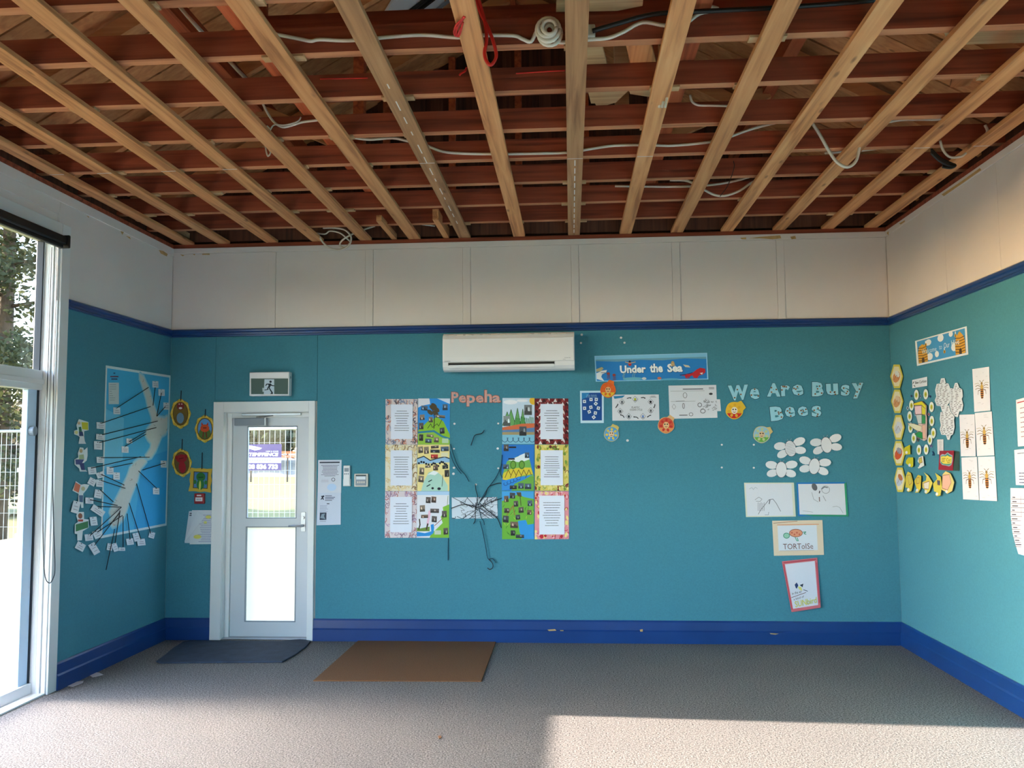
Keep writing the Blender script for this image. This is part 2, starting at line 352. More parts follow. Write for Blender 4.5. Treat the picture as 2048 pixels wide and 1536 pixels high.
# runner beams on top of the joists, dwangs and short blocks near the back wall
for x, ty in ((2.015, 'L'), (4.225, 'R')):
    part(MB().box(-.038, .038, YEND, .0, 0, .17), 'runner_beam', M['joist_y'], ceiling, (x, 0, JB+.13))
part(MB().box(-.025, .025, -.62, .0, 0, .09), 'short_block', M['batten'], ceiling, (2.50, .02, H+.04))
part(MB().box(-.022, .022, -.62, .0, 0, .05), 'short_block', M['batten'], ceiling, (2.03, .02, H+.04))
part(MB().box(-.40, .40, -.03, .03, 0, .07), 'short_block', M['offcut'], ceiling, (2.1, -.25, JB+.16))
part(MB().box(-.05, .05, -.3, 0, 0, .05), 'short_block', M['offcut'], ceiling, (.10, 0, H+.09))

# ------------------------------------------------------------------ roof space
roof = st(empty('roof', (W/2, -4.7, 5.4)))
PZ, PT = 3.80, .56
def rz(x): return PZ + PT*min(x, W-x)
L_, R_ = [], []
nrm = math.sqrt(1+PT*PT)
bw = .205
first = {}
k = 0; y = .45
while y > YEND-.4:
    for sd in (-1, 1):
        if sd not in first:
            a, b = ((-.75, 0, PZ-PT*.75), (W/2, 0, PZ+PT*W/2)) if sd < 0 else ((W+.75, 0, PZ-PT*.75), (W/2, 0, PZ+PT*W/2))
            mb = MB().bar(a, b, bw-.018, .02, up=(0, 0, 1)); o = mb.build('sarking_board', M['sark'], roof); o.location = Vector((0, y, 0))-roof.location; first[sd] = o
        else: again(first[sd], (0, y+rnd.uniform(-.002, .002), rnd.uniform(0, .006)), roof)
    y -= bw
rs = MB()
for a, b in (((-.8, PZ-PT*.8+.05), (W/2, PZ+PT*W/2+.05)), ((W/2, PZ+PT*W/2+.05), (W+.8, PZ-PT*.8+.05))):
    rs.add([(a[0], .6, a[1]), (b[0], .6, b[1]), (b[0], YEND-.5, b[1]), (a[0], YEND-.5, a[1]), (a[0], .6, a[1]+.03), (b[0], .6, b[1]+.03), (b[0], YEND-.5, b[1]+.03), (a[0], YEND-.5, a[1]+.03)],
           [(0, 1, 2, 3), (7, 6, 5, 4), (0, 4, 5, 1), (2, 6, 7, 3), (1, 5, 6, 2), (0, 3, 7, 4)])
part(rs, 'roof_lining', M['paling'], roof)
r0 = {}
for k in range(9):
    y = -.55-1.03*k
    for sd in (-1, 1):
        if sd not in r0:
            e = .12
            a, b = ((-.3, 0, PZ-PT*.3-e), (W/2, 0, PZ+PT*W/2-e)) if sd < 0 else ((W+.3, 0, PZ-PT*.3-e), (W/2, 0, PZ+PT*W/2-e))
            o = MB().bar(a, b, .05, .10).build('rafter', M['sark'], roof); o.location = Vector((0, y, 0))-roof.location; r0[sd] = o
        else: again(r0[sd], (0, y, 0), roof)
for x in (1.25, W-1.25): part(MB().box(-.045, .045, YEND, .1, -.13, 0), 'purlin', M['joist_y'], roof, (x, 0, rz(x)-.17))
part(MB().box(-.02, .02, YEND, .1, -.2, 0), 'ridge_board', M['joist_y'], roof, (W/2, 0, rz(W/2)-.05))
for x, y in ((2.015, -1.2), (2.015, -3.3), (4.225, -1.2), (4.225, -3.3)):
    part(MB().box(-.04, .04, -.04, .04, JB+.30, rz(x)-.2), 'strut', M['joist_y'], roof, (x, y, 0))
    part(MB().bar((x, y-.06, JB+.32), (1.25 if x < 3 else W-1.25, y-.06, rz(1.25)-.28), .04, .09), 'brace', M['sark'], roof)
for y in (-1.05, -3.12): part(MB().bar((1.4, y, 4.42), (W-1.4, y, 4.42), .05, .12), 'collar_tie', M['joist'], roof)
part(MB().bar((2.0, -3.30, JB+.22), (W-.9, -3.30, JB+.22), .05, .13), 'collar_tie', M['joist'], roof)
for k in range(30):                          # palings of the gable end
    x = .75+.165*k
    if x > W-.7: break
    part(MB().box(-.055, .055, 0, .02, 3.70, rz(x)-.02), 'gable_paling', M['paling'], roof, (x, .10+rnd.uniform(0, .015), 0))
for x in (1.95, 2.55, 3.15, 3.75, 4.35): part(MB().box(-.03, .03, 0, .05, 3.70, rz(x)-.03), 'gable_stud', M['joist_y'], roof, (x, .03, 0))
g = MB(); g.add([(x, y_, z) for y_ in (.135, .16) for x, z in ((-.16, 3.72), (W+.16, 3.72), (W+.16, 3.76), (W/2, rz(W/2)), (-.16, 3.76))],
                [(0, 1, 2, 3, 4), (9, 8, 7, 6, 5), (0, 5, 6, 1), (1, 6, 7, 2), (2, 7, 8, 3), (3, 8, 9, 4), (4, 9, 5, 0)])
part(g, 'gable_board', M['paling'], roof)
g = MB(); g.add([(x, y_, z) for y_ in (YEND-.15, YEND-.1) for x, z in ((-.16, 3.72), (W+.16, 3.72), (W+.16, 3.76), (W/2, rz(W/2)), (-.16, 3.76))],
                [(0, 1, 2, 3, 4), (9, 8, 7, 6, 5), (0, 5, 6, 1), (1, 6, 7, 2), (2, 7, 8, 3), (3, 8, 9, 4), (4, 9, 5, 0)])
part(g, 'gable_board', M['paling'], roof)
for xx in (-.16, W+.06): part(MB().box(xx, xx+.10, YEND-.15, .16, H+.036, 3.80), 'eave_board', M['paling'], roof)
part(MB().box(-.16, W+.16, .12, .16, H+.036, 3.73), 'eave_board', M['paling'], roof)
part(MB().box(-.16, W+.16, YEND-.15, YEND-.1, H, 3.73), 'eave_board', M['paling'], roof)
# translucent metal roof light lying in the left slope
def onroof(px, py, drop=.05):
    d = ray(px, py); n = Vector((-PT, 0, 1)); t = (PZ-drop-(Vector(CAM).dot(n)))/d.dot(n); return Vector(CAM)+d*t
q = [onroof(762, 41), onroof(866, 38), onroof(884, 25), onroof(905, -70), onroof(850, -100)]
n_ = Vector((-PT, 0, 1)).normalized()
mb = MB(); c_ = len(q); mb.add([p for p in q]+[p+n_*.02 for p in q], [tuple(range(c_)), tuple(reversed(range(c_, 2*c_)))]+[(i, c_+i, c_+(i+1) % c_, (i+1) % c_) for i in range(c_)])
rl = part(mb, 'roof_light_panel', M['sheet_metal'], roof)
for a, b, w_, m in ((onroof(797, 40, .07), onroof(870, -15, .07), .028, 'black'), (onroof(812, 40, .07), onroof(888, -18, .07), .028, 'black'), (onroof(850, 38, .07), onroof(900, 0, .07), .02, 'grey')):
    MB().bar(a, b, w_, .02, up=n_).build('panel_rib', M[m], roof).location = -roof.location
# loose offcuts of board lying on the joists
def offcut(pxs, z, th, label, m='offcut'):
    p = [on(x, y, 2, z) for x, y in pxs]; c = sum(p, Vector())/len(p); k = len(p)
    mb = MB(); mb.add([(v-c) for v in p]+[(v-c)+Vector((0, 0, th)) for v in p], [tuple(reversed(range(k))), tuple(range(k, 2*k))]+[(i, (i+1) % k, k+(i+1) % k, k+i) for i in range(k)])
    o = mb.build('board_offcut', M[m]); o.location = c; return tag(o, label, 'board', 'board offcuts lying on the ceiling joists')
zt = JB+.129
offcut([(1115, -30), (1290, -30), (1285, 12), (1235, 22), (1112, 24)], zt, .02, 'pale board offcut at the top edge beside the middle batten')
offcut([(1150, 85), (1202, 85), (1217, 141), (1150, 141)], zt, .02, 'pale board offcut lying just right of the middle batten')
offcut([(1250, 82), (1300, 82), (1314, 133), (1262, 133)], zt, .02, 'grey-brown board offcut beyond the black cable, left of an upright batten', 'batten')
offcut([(1170, 160), (1310, 140), (1305, 195), (1260, 188), (1258, 180), (1232, 205), (1195, 216), (1190, 207), (1182, 207)], zt, .02, 'notched pale board offcut lying beside the white post')
offcut([(1870, 30), (2070, 10), (2075, 85), (1900, 90)], zt, .02, 'wide pale board offcut lying in the right corner of the roof space')
offcut([(1915, 120), (1975, 110), (1938, 172), (1900, 175)], zt, .02, 'weathered pale board offcut below the black elbow cable', 'batten')
pc = on(1243, 250, 1, -1.55)
o = MB().bar((0, 0, 0), (0, 0, .66), .085, .085, up=(0, 1, 0)).build('timber_post', M['offcut']); o.location = (on(1243, 180, 1, -2.2).x, -2.2, JB+.129); tag(o, 'short whitish timber post standing on the joists in the roof', 'post')

# ------------------------------------------------------------------ glazing in the left wall
win = st(empty('window_1', (JT, yj1, 0)))
def wp(name, m, x0, x1, y0, y1, z0, z1, parent=None, bevel=.003):
    o = MB().box(x0, x1, y0, y1, z0, z1).build(name, M[m], win, bevel=bevel, origin=((x0+x1)/2, (y0+y1)/2, (z0+z1)/2)); o.location -= win.location; return o
zt0, zt1 = 2.075, 2.213                       # transom
# architrave and stepped jamb at the far end
wp('architrave', 'frame_white', -.012, .014, yj1, yj0, 0, zh+.10)
wp('architrave', 'frame_white', -.012, .014, yo-.10, yo, 0, zh+.10)
wp('architrave', 'frame_white', -.012, .012, yo, yj1, zh, zh+.10)
for k, (a, b, d) in enumerate(((-.03, -.0, .0), (-.062, -.034, -.010), (-.10, -.066, -.004))): wp('jamb_liner', 'frame_white', a, b, yj1-.012+d, yj1+.004, 0, zh)
wp('jamb_liner', 'frame_white', -.16, -.10, yj1-.024, yj1+.004, 0, zh)
wp('jamb_liner', 'frame_white', -.16, 0, yo-.004, yo+.02, 0, zh)
wp('head_liner', 'frame_white', -.16, 0, yo, yj1, zh-.03, zh+.002)
wp('transom', 'frame_white', JT-.03, JT+.045, yo+.02, yj1-.02, zt0, zt1)
wp('transom_bead', 'frame_white', JT+.045, JT+.06, yo+.02, yj1-.02, zt0+.04, zt0+.075)
wp('bottom_rail', 'frame_white', JT-.03, JT+.04, yo+.02, yj1-.02, 0.012, .085)
wp('sill', 'frame_white', -.16, .0, yo, yj1, 0, .014)
muls = [-3.45, -5.2]
for y in muls: wp('mullion', 'frame_white', JT-.03, JT+.045, y-.035, y+.035, .085, zh-.03)
ed = wp('gasket', 'dark_edge', JT-.02, JT+.03, yj1-.036, yj1-.024, .085, zh-.03)
stile = wp('door_stile', 'blue_stile', JT-.02, JT+.02, yj1-.135, yj1-.037, .085, zt0)
k = MB(); k.prism([(.026*cos(t*pi/8), .034*sin(t*pi/8)) for t in range(16)], lambda p, q, t: (t, p, q), 0, .04)
ko = k.build('lock_knob', M['grey'], stile, bevel=.006); kp = on(60, 862, 0, JT+.02); ko.location = Vector((JT+.02, kp.y, kp.z))-win.location-stile.location
edges = [yj1-.036] + muls + [yo+.02]
zf = 1.076
def pane(name, m, a, b, z0, z1):
    o = MB().quad((0, 0, 0), (0, 0, z1-z0), (0, b-a, z1-z0), (0, b-a, 0)).build(name, M[m], win); o.location = Vector((JT, a, z0))-win.location
for i in range(3):
    a, b = edges[i]-(0 if i == 0 else .035), edges[i+1]+(.035 if i < 2 else 0)
    pane('glass_pane', 'glass', a, b, zt1, zh-.03)
    if i == 0: a = yj1-.135
    pane('glass_pane', 'glass', a, b, zf, zt0)
    pane('frosted_pane', 'frost', a, b, .085, zf)
# roller blind over the head
rb = empty('roller_blind', (.03, yj1-.02, 3.08))
def rbp(mb, name, m, bevel=0): o = mb.build(name, M[m], rb, bevel=bevel); o.location = -rb.location; return o
rbp(MB().box(.015, .075, yo, yj1-.045, 3.092, 3.155), 'cassette', 'black', .012)
rbp(MB().box(.008, .09, yj1-.045, yj1-.022, 3.072, 3.165), 'end_bracket', 'black', .008)
rbp(MB().box(.03, .06, yo, yj1-.06, 3.066, 3.092), 'hem_bar', 'black', .006)
cp = [on(103.6, 494, 0, .03), on(100, 600, 0, .03), on(96, 735, 0, .03), on(91, 860, 0, .03), on(87, 960, 0, .03), on(86, 1060, 0, .03), on(89, 1145, 0, .03), on(98, 1166, 0, .03), on(107, 1155, 0, .03), on(110, 1130, 0, .03), on(107, 1040, 0, .03), on(105, 900, 0, .03), on(108, 735, 0, .03), on(112, 600, 0, .03), on(113, 494, 0, .03)]
rbp(MB().tube(smooth_pts(cp, 5), .0032, 5), 'pull_chain', 'dark_edge')
tag(rb, 'black rolled-up roller blind above the tall window with a hanging chain', 'blind')

# ------------------------------------------------------------------ back door
door = st(empty('door_1', (dx0, 0, 0)))
def dp(name, m, x0, x1, y0, y1, z0, z1, parent=door, bevel=.003):
    o = MB().box(x0, x1, y0, y1, z0, z1).build(name, M[m], parent, bevel=bevel, origin=((x0+x1)/2, (y0+y1)/2, (z0+z1)/2)); o.location -= (door.location if parent is door else parent.location+door.location); return o
dp('architrave', 'frame_white', ax0, dx0, -.022, .0135, 0, azt); dp('architrave', 'frame_white', dx1, ax1, -.022, .0135, 0, azt); dp('architrave', 'frame_white', dx0, dx1, -.022, .0135, dzt, azt)
dp('frame_jamb', 'frame_white', dx0-.03, dx0+.003, .012, .16, 0, dzt); dp('frame_jamb', 'frame_white', dx1-.003, dx1+.03, .012, .16, 0, dzt); dp('frame_head', 'frame_white', dx0, dx1, .012, .16, dzt-.006, dzt+.03)
dp('door_stop', 'frame_white', dx0+.003, dx0+.045, .058, .13, 0, dzt-.006); dp('door_stop', 'frame_white', dx0, dx1, .062, .13, dzt-.05, dzt-.006); dp('threshold', 'steel', dx0, dx1, .01, .16, .0, .012)
LY = .075
lx0, lx1, lz1 = X(463, 1050, LY), dx1-.006, Z(540, 833, LY)
gx0, gx1 = X(494.5, 945, LY), X(594.5, 945, LY); gz = [Z(545, 1244, LY), Z(542, 1053, LY), Z(545, 1037, LY), Z(546, 852, LY)]
hx0, hx1 = X(489.3, 1150, LY), X(591.5, 1150, LY); gx0 = (gx0+hx0)/2; gx1 = (gx1+hx1)/2
lb = MB(); y0, y1 = LY, LY+.045
lb.box(lx0, gx0, y0, y1, .014, lz1); lb.box(gx1, lx1, y0, y1, .014, lz1)
lb.box(gx0, gx1, y0, y1, .014, gz[0]); lb.box(gx0, gx1, y0, y1, gz[1], gz[2]); lb.box(gx0, gx1, y0, y1, gz[3], lz1)
leaf = lb.build('door_leaf', M['door_white'], door, origin=((lx0+lx1)/2, y0, .014)); leaf.location -= door.location
def lp(name, m, *a, bevel=.002): return dp(name, m, *a, parent=leaf, bevel=bevel)
for z0, z1 in ((gz[0], gz[1]), (gz[2], gz[3])):
    t = .008
    b = MB(); b.box(gx0, gx0+t, LY-.002, LY+.02, z0, z1); b.box(gx1-t, gx1, LY-.002, LY+.02, z0, z1); b.box(gx0, gx1, LY-.002, LY+.02, z0, z0+t); b.box(gx0, gx1, LY-.002, LY+.02, z1-t, z1)
    o = b.build('glazing_bead', M['grey'], leaf, origin=(gx0, LY, z0)); o.location -= leaf.location+door.location
o = MB().quad((0, 0, 0), (gx1-gx0, 0, 0), (gx1-gx0, 0, gz[3]-gz[2]), (0, 0, gz[3]-gz[2])).build('glass_pane', M['glass'], leaf); o.location = Vector((gx0, LY+.02, gz[2]))-leaf.location-door.location
o = MB().add([(gx0, 0, gz[0]), (gx1, 0, gz[0]), (gx1, 0, gz[1]), (gx0, 0, gz[1])], [(0, 1, 2, 3)]).build('frosted_pane', M['frost_door'], leaf, origin=(gx0, 0, gz[0])); o.location = Vector((gx0, LY+.02, gz[0]))-leaf.location-door.location
px0, px1 = X(602, 1040, LY), X(611.5, 1040, LY)
plate = lp('handle_plate', 'steel', px0, px1, LY-.008, LY, Z(606, 1063, LY), Z(606, 1024, LY))
def sub(mb, name, m, parent, base, bevel=0):
    o = mb.build(name, M[m], parent, bevel=bevel); o.location = -Vector(base); return o
hz = Z(600, 1051, LY); pb = plate.location+leaf.location+door.location
o = MB().tube([((px0+px1)/2, LY-.008, hz), ((px0+px1)/2, LY-.05, hz)], .011, 10).tube([((px0+px1)/2+.006, LY-.05, hz), (X(581, 1051, LY), LY-.05, hz-.002)], .009, 8).build('lever', M['steel'], leaf, smooth=True); o.location = -(leaf.location+door.location)
o = MB().tube([((px0+px1)/2, LY-.008, hz+.07), ((px0+px1)/2, LY-.026, hz+.07)], .012, 10).build('lock_cylinder', M['steel'], leaf); o.location = -(leaf.location+door.location)
lp('closer_body', 'grey', X(473, 843, LY), X(534, 843, LY), LY-.06, LY, Z(500, 851, LY-.06), Z(500, 836, LY-.06), bevel=.006)
lp('closer_end_cap', 'steel', X(528, 843, LY), X(536, 843, LY), LY-.056, LY, Z(500, 852, LY-.06), Z(500, 835.5, LY-.06), bevel=.003)
lp('closer_track', 'steel', X(486, 828, LY), X(604, 828, LY), LY-.035, LY-.008, Z(545, 831, LY-.03), Z(545, 826.5, LY-.03))
o = MB().bar((X(512, 834, .02), .03, Z(512, 834, .02)), (X(545, 830, .02), .035, Z(545, 831, .02)), .012, .006).build('closer_arm', M['black'], leaf); o.location = -(leaf.location+door.location)

# ------------------------------------------------------------------ outside
ground = st(MB().box(-90, 90, -60, 62, GZ-.1, GZ).build('ground', M['grass']))
bank = MB(); bank.prism([(52, GZ), (60, GZ+1.1), (90, GZ+1.6), (90, GZ)], lambda p, q, t: (t, p, q), -80, 60); st(bank.build('bank', M['bank']))
FY = 3.35
def fence_panel(x0, label):
    e = empty('wire_fence', (x0, FY, GZ)); w_ = 2.36; h_ = 2.08; r = .02
    for x in (0, w_): MB().tube([(x, 0, 0), (x, 0, h_+.04)], r, 8).build('fence_post', M['galv'], e, smooth=True)
    MB().tube([(0, 0, h_), (w_, 0, h_)], r, 8).build('top_rail', M['galv'], e, smooth=True)
    MB().tube([(0, 0, .12), (w_, 0, .12)], r*.8, 8).build('bottom_rail', M['galv'], e, smooth=True)
    m = MB()
    n = int(w_/.068)
    for i in range(1, n): m.box(i*w_/n-.0022, i*w_/n+.0022, -.0022, .0022, .12, h_)
    for i in range(1, 11): m.box(0, w_, -.002, .002, .12+i*(h_-.12)/11-.0018, .12+i*(h_-.12)/11+.0018)
    tag(m.build('wire_mesh', M['galv'], e), kind='stuff')
    MB().box(-.15, .15, -.28, .28, 0, .11).build('foot_block', M['grey'], e, bevel=.01).location = (w_-.17, 0, 0)
    for z in (.7, 1.55): MB().box(-.032, .032, -.03, .03, z, z+.05).build('clamp', M['galv'], e).location = (w_, 0, 0)
    tag(e, label, 'fence', 'temporary wire fence panels in the yard')
fence_panel(on(41, 950, 1, FY).x-4.86, 'temporary wire fence panel seen furthest left through the tall window')
fence_panel(on(41, 950, 1, FY).x-2.36, 'temporary wire fence panel whose clamped post shows in the tall window')
fence_panel(on(41, 950, 1, FY).x+.07, 'temporary wire fence panel standing hidden behind the room corner')
fence_panel(on(41, 950, 1, FY).x+2.50, 'temporary wire fence panel carrying the purple sign outside the door')
fence_panel(on(41, 950, 1, FY).x+4.93, 'temporary wire fence panel standing right of the purple sign panel')
# trees
def tree(name, loc, h, r, m, n, trunk, label, cat='tree', shape='conifer', size=.16, seed=1, layers=None):
    R = random.Random(seed); e = empty(name, loc)
    MB().tube([(0, 0, 0), (0.05, 0, h*.5), (0, .05, h*.95)], trunk, 8, trunk*.25).build('trunk', M['bark'], e, smooth=True)
    br = MB(); vs = []; fs = []
    nb = 46 if shape == 'conifer' else 26
    for i in range(nb):
        t = (i+.5)/nb; z = h*(.08+.86*t) if shape == 'conifer' else h*(.2+.6*t)
        a = R.uniform(0, 2*pi); ln = r*(1.05-.75*t)*R.uniform(.75, 1.1) if shape == 'conifer' else r*math.sin(pi*min(.95, .25+.7*t))*R.uniform(.6, 1)
        tip = Vector((cos(a)*ln, sin(a)*ln, z+R.uniform(-.1, .35)*ln*.5)); mid = tip*.5+Vector((0, 0, z*.5+ln*.06)); mid.z = (z+tip.z)/2+ln*.05
        br.tube([(0, 0, z), mid, tip], trunk*.22, 5, trunk*.05)
        for q in range(n//nb):
            u = R.random()**.6; c = (Vector((0, 0, z))*(1-u)+tip*u) + Vector((R.gauss(0, .10), R.gauss(0, .10), R.gauss(0, .06)))*r*(.9 if shape == 'conifer' else 2.2)
            s = size*R.uniform(.5, 1.3); d1 = Vector((R.gauss(0, 1), R.gauss(0, 1), R.gauss(0, .5))).normalized(); d2 = d1.orthogonal().normalized(); d2 = (d2+d1.cross(d2)*R.uniform(-1, 1)).normalized()
            b = len(vs); vs += [c-d1*s, c+d2*s*.45, c+d1*s, c-d2*s*.45]; fs.append((b, b+1, b+2, b+3))
    bo = br.build('branches', M['bark'], e, smooth=True)
    tag(mesh_obj('foliage', vs, fs, M[m], bo), kind='stuff')
    tag(e, label, cat, 'trees and hedges beyond the fence')
tree('conifer_tree', (-7.6, 8.6, GZ), 11.5, 3.3, 'leaf1', 42000, .2, 'tall sparse conifer seen through the upper tall window', seed=3, size=.075)
for k, (x, y, h_, r_, lab) in enumerate(((-12.2, 16.6, 3.5, 2.1, 'brown-green hedge bush behind the wire fence under the conifer'), (-19.6, 17.5, 3.6, 2.2, 'brown-green hedge bush further left along the fence'), (-27, 18.0, 3.4, 2.1, 'brown-green hedge bush furthest left along the fence'))):
    tree('hedge_bush', (x, y, GZ), h_, r_, 'leaf3', 5200, .08, lab, 'hedge', 'bush', .2, 20+k)
for k, (x, y, h_, r_, lab) in enumerate(((-19.6, 57, 7, 3.4, 'dark tree far beyond the lawn, seen through the door glass'), (-32, 58, 8, 3.4, 'dark tree far beyond the lawn, left of the one behind the door'), (-7.5, 58, 7, 3.3, 'dark tree far beyond the lawn, right of the one behind the door'))):
    tree('far_tree', (x, y, GZ+.6), h_, r_, 'leaf2', 4200, .2, lab, 'tree', 'bush', .5, 30+k)
bx0 = X(575, 910, 42); e = empty('barrier', (bx0, 42, GZ)); tag(e, 'orange board barrier standing on the lawn beyond the fence', 'barrier')
for py in (905, 913): MB().box(-2.4, 2.4, -.04, -.005, -.07, .07).build('board', M['orange'], e).location = (0, 0, Z(575, py, 42)-GZ)
for dx in (-2.2, 0, 2.2): MB().box(dx-.04, dx+.04, 0, .06, 0, Z(575, 903, 42)-GZ).build('post', M['bark'], e)
# purple sign tied to the fence
sy = FY-.03
def sg(x, y): p = on(x, y, 1, sy); return p.x, p.z

# ------------------------------------------------------------------ paper things on the walls
AX = {'B': (Vector((1, 0, 0)), Vector((0, 0, 1)), Vector((0, -1, 0))),
      'L': (Vector((0, 1, 0)), Vector((0, 0, 1)), Vector((1, 0, 0))),
      'R': (Vector((0, -1, 0)), Vector((0, 0, 1)), Vector((-1, 0, 0)))}
ORG = {'B': Vector((0, 0, 0)), 'L': Vector((0, 0, 0)), 'R': Vector((W, 0, 0))}
PXM = .00434                                  # metres of wall per photograph pixel, for pen widths
def wall2d(pl, x, y):
    p = on(x, y, {'B': 1, 'L': 0, 'R': 0}[pl], {'B': 0, 'L': 0, 'R': W}[pl]) - ORG[pl]
    return p.dot(AX[pl][0]), p.z
_txt = {}
def text_shape(s, bold=0.):
    k = (s, bold)
    if k not in _txt:
        cu = bpy.data.curves.new('t', 'FONT'); cu.body = s; cu.resolution_u = 2; cu.offset = bold; cu.fill_mode = 'FRONT'
        o = bpy.data.objects.new('t', cu); col.objects.link(o)
        me = o.evaluated_get(bpy.context.evaluated_depsgraph_get()).to_mesh()
        v = [(q.co.x, q.co.y) for q in me.vertices]; f = [tuple(p.vertices) for p in me.polygons]
        x0, x1 = min(a for a, b in v), max(a for a, b in v); y0, y1 = min(b for a, b in v), max(b for a, b in v)
        _txt[k] = ([((a-x0)/(x1-x0), 1-(b-y0)/(y1-y0)) for a, b in v], f)
        bpy.data.objects.remove(o); bpy.data.curves.remove(cu)
    return _txt[k]
def area2(p): return sum(p[i][0]*p[(i+1) % len(p)][1]-p[(i+1) % len(p)][0]*p[i][1] for i in range(len(p)))
def coloured(name, polys, parent=None, mw=None, mode=None):
    """one mesh of flat polygons, each with its own colour: polys = [(list of xyz, colour)]"""
    vs, fs, cs = [], [], []
    for pts, c in polys:
        b = len(vs); vs += pts; fs.append(tuple(range(b, b+len(pts)))); cs.append(c)
    o = mesh_obj(name, vs, fs, M['ink'], parent, mw=mw); me = o.data
    at = me.color_attributes.new('Col', 'FLOAT_COLOR', 'CORNER'); buf = []
    for p in me.polygons: buf += [*lin(cs[p.index]), 1.]*p.loop_total
    at.data.foreach_set('color', buf); return o
def clip(P, C):
    """cut a printed shape off at the edge of its (convex) sheet"""
    for i in range(len(C)):
        a, b = C[i], C[(i+1) % len(C)]; side = lambda p: (b[0]-a[0])*(p[1]-a[1])-(b[1]-a[1])*(p[0]-a[0])
        out = []
        for j in range(len(P)):
            p, q = P[j], P[(j+1) % len(P)]; sp, sq = side(p), side(q)
            if sp >= 0: out.append(p)
            if sp*sq < 0: t = sp/(sp-sq); out.append((p[0]+(q[0]-p[0])*t, p[1]+(q[1]-p[1])*t))
        P = out
        if len(P) < 3: return []
    return P
STUFF = ('border', 'printed_text', 'handwriting', 'scroll', 'ruling', 'drawing', 'painted_scales', 'lettering', 'bee_print', 'pencil_mark')
class Sheet:
    """a cut piece of paper on a wall. Points are places of the photograph (or 0..1 across the sheet when it is a quad)"""
    def __init__(s, name, pl, outline, colr, label, cat, group=None, off=.003, th=.0012, tilt=0., unit=None):
        s.pl, s.name = pl, name; s.out = outline; s.unit = (len(outline) == 4) if unit is None else unit
        P = [wall2d(pl, *q) for q in outline]
        if area2(P) < 0: P.reverse()
        s.cl = P; s.a0 = sum(p[0] for p in P)/len(P); s.b0 = min(p[1] for p in P); s.bt = max(p[1] for p in P)
        s.off, s.tilt, s.n = off, tilt, 0
        F = [(p[0]-s.a0, p[1]-s.b0, s.o(p[1])) for p in P]; K = [(x, y, z-th) for x, y, z in F]; n = len(F)
        polys = [(F, colr), (list(reversed(K)), colr)] + [([K[i], K[(i+1) % n], F[(i+1) % n], F[i]], colr) for i in range(n)]
        r, u, nn = AX[pl]; o = ORG[pl] + r*s.a0 + u*s.b0
        s.mw = Matrix(((r.x, u.x, nn.x, o.x), (r.y, u.y, nn.y, o.y), (r.z, u.z, nn.z, o.z), (0, 0, 0, 1)))
        s.root = coloured(name, polys, mw=s.mw); tag(s.root, label, cat, group); s.ink = {}
    def o(s, b): return s.off + s.tilt*(s.bt-b)
    def px(s, u, v):
        if not s.unit: return u, v
        a, b, c, d = s.out
        return ((a[0]*(1-u)+b[0]*u)*(1-v)+(d[0]*(1-u)+c[0]*u)*v, (a[1]*(1-u)+b[1]*u)*(1-v)+(d[1]*(1-u)+c[1]*u)*v)
    def P(s, pts): return [wall2d(s.pl, *s.px(*q)) for q in pts]
    def put(s, P, c, part):
        if len(s.out) == 4 and part not in ('paper_tab',): P = clip(P, s.cl)
        if len(P) < 3: return
        if area2(P) < 0: P = P[::-1]
        s.n += 1; dz = .0003+s.n*1.2e-5
        s.ink.setdefault(part, []).append(([(a-s.a0, b-s.b0, s.o(b)+dz) for a, b in P], c))
    def poly(s, pts, c, part='drawing'): s.put(s.P(pts), c, part); return s
    def rect(s, x0, y0, x1, y1, c, part='drawing'): return s.poly([(x0, y0), (x1, y0), (x1, y1), (x0, y1)], c, part)
    def oval(s, cx, cy, rx, ry, c, part='drawing', rot=0, n=14, a0=0, a1=2*pi):
        q = [(rx*cos(a0+(a1-a0)*i/(n if a1-a0 > 6.28 else n-1)), ry*sin(a0+(a1-a0)*i/(n if a1-a0 > 6.28 else n-1))) for i in range(n)]
        return s.poly([(cx+x*cos(rot)-y*sin(rot), cy+x*sin(rot)+y*cos(rot)) for x, y in q], c, part)
    def line(s, pts, w, c, part='drawing'):
        Q = s.P(pts); w = w*PXM/2
        for (x0, y0), (x1, y1) in zip(Q, Q[1:]):
            L = math.hypot(x1-x0, y1-y0)
            if L < 1e-6: continue
            dx, dy = (x1-x0)/L*w, (y1-y0)/L*w
            s.put([(x0-dy-dx*.5, y0+dx-dy*.5), (x0+dy-dx*.5, y0-dx-dy*.5), (x1+dy+dx*.5, y1-dx+dy*.5), (x1-dy+dx*.5, y1+dx+dy*.5)], c, part)
        return s
    def loop(s, cx, cy, rx, ry, w, c, part='drawing', rot=0, n=16, a0=0, a1=2*pi):
        return s.line([(cx+rx*cos(t)*cos(rot)-ry*sin(t)*sin(rot), cy+rx*cos(t)*sin(rot)+ry*sin(t)*cos(rot)) for t in (a0+(a1-a0)*i/n for i in range(n+1))], w, c, part)
    def text(s, t, x0, y0, x1, y1, c, part='printed_text', bold=.02, skew=0.):
        v, f = text_shape(t, bold)
        for q in f: s.poly([(x0+(x1-x0)*v[i][0], y0+(y1-y0)*v[i][1]+skew*v[i][0]) for i in q], c, part)
        return s
    def rows(s, x0, x1, y0, y1, n, c, w=.9, part='printed_text', seed=0, centre=True, fill=(.5, 1)):
        """lines of print too small to read"""
        R = random.Random(seed)
        for i in range(n):
            y = y0+(y1-y0)*(i+.5)/n; L = (x1-x0)*R.uniform(*fill); a = (x0+x1-L)/2 if centre else x0; e = a+L; x = a
            while x < e:
                d = (x1-x0)*R.uniform(.05, .16); s.line([(x, y), (min(e, x+d), y)], w, c, part); x += d+(x1-x0)*.018
        return s
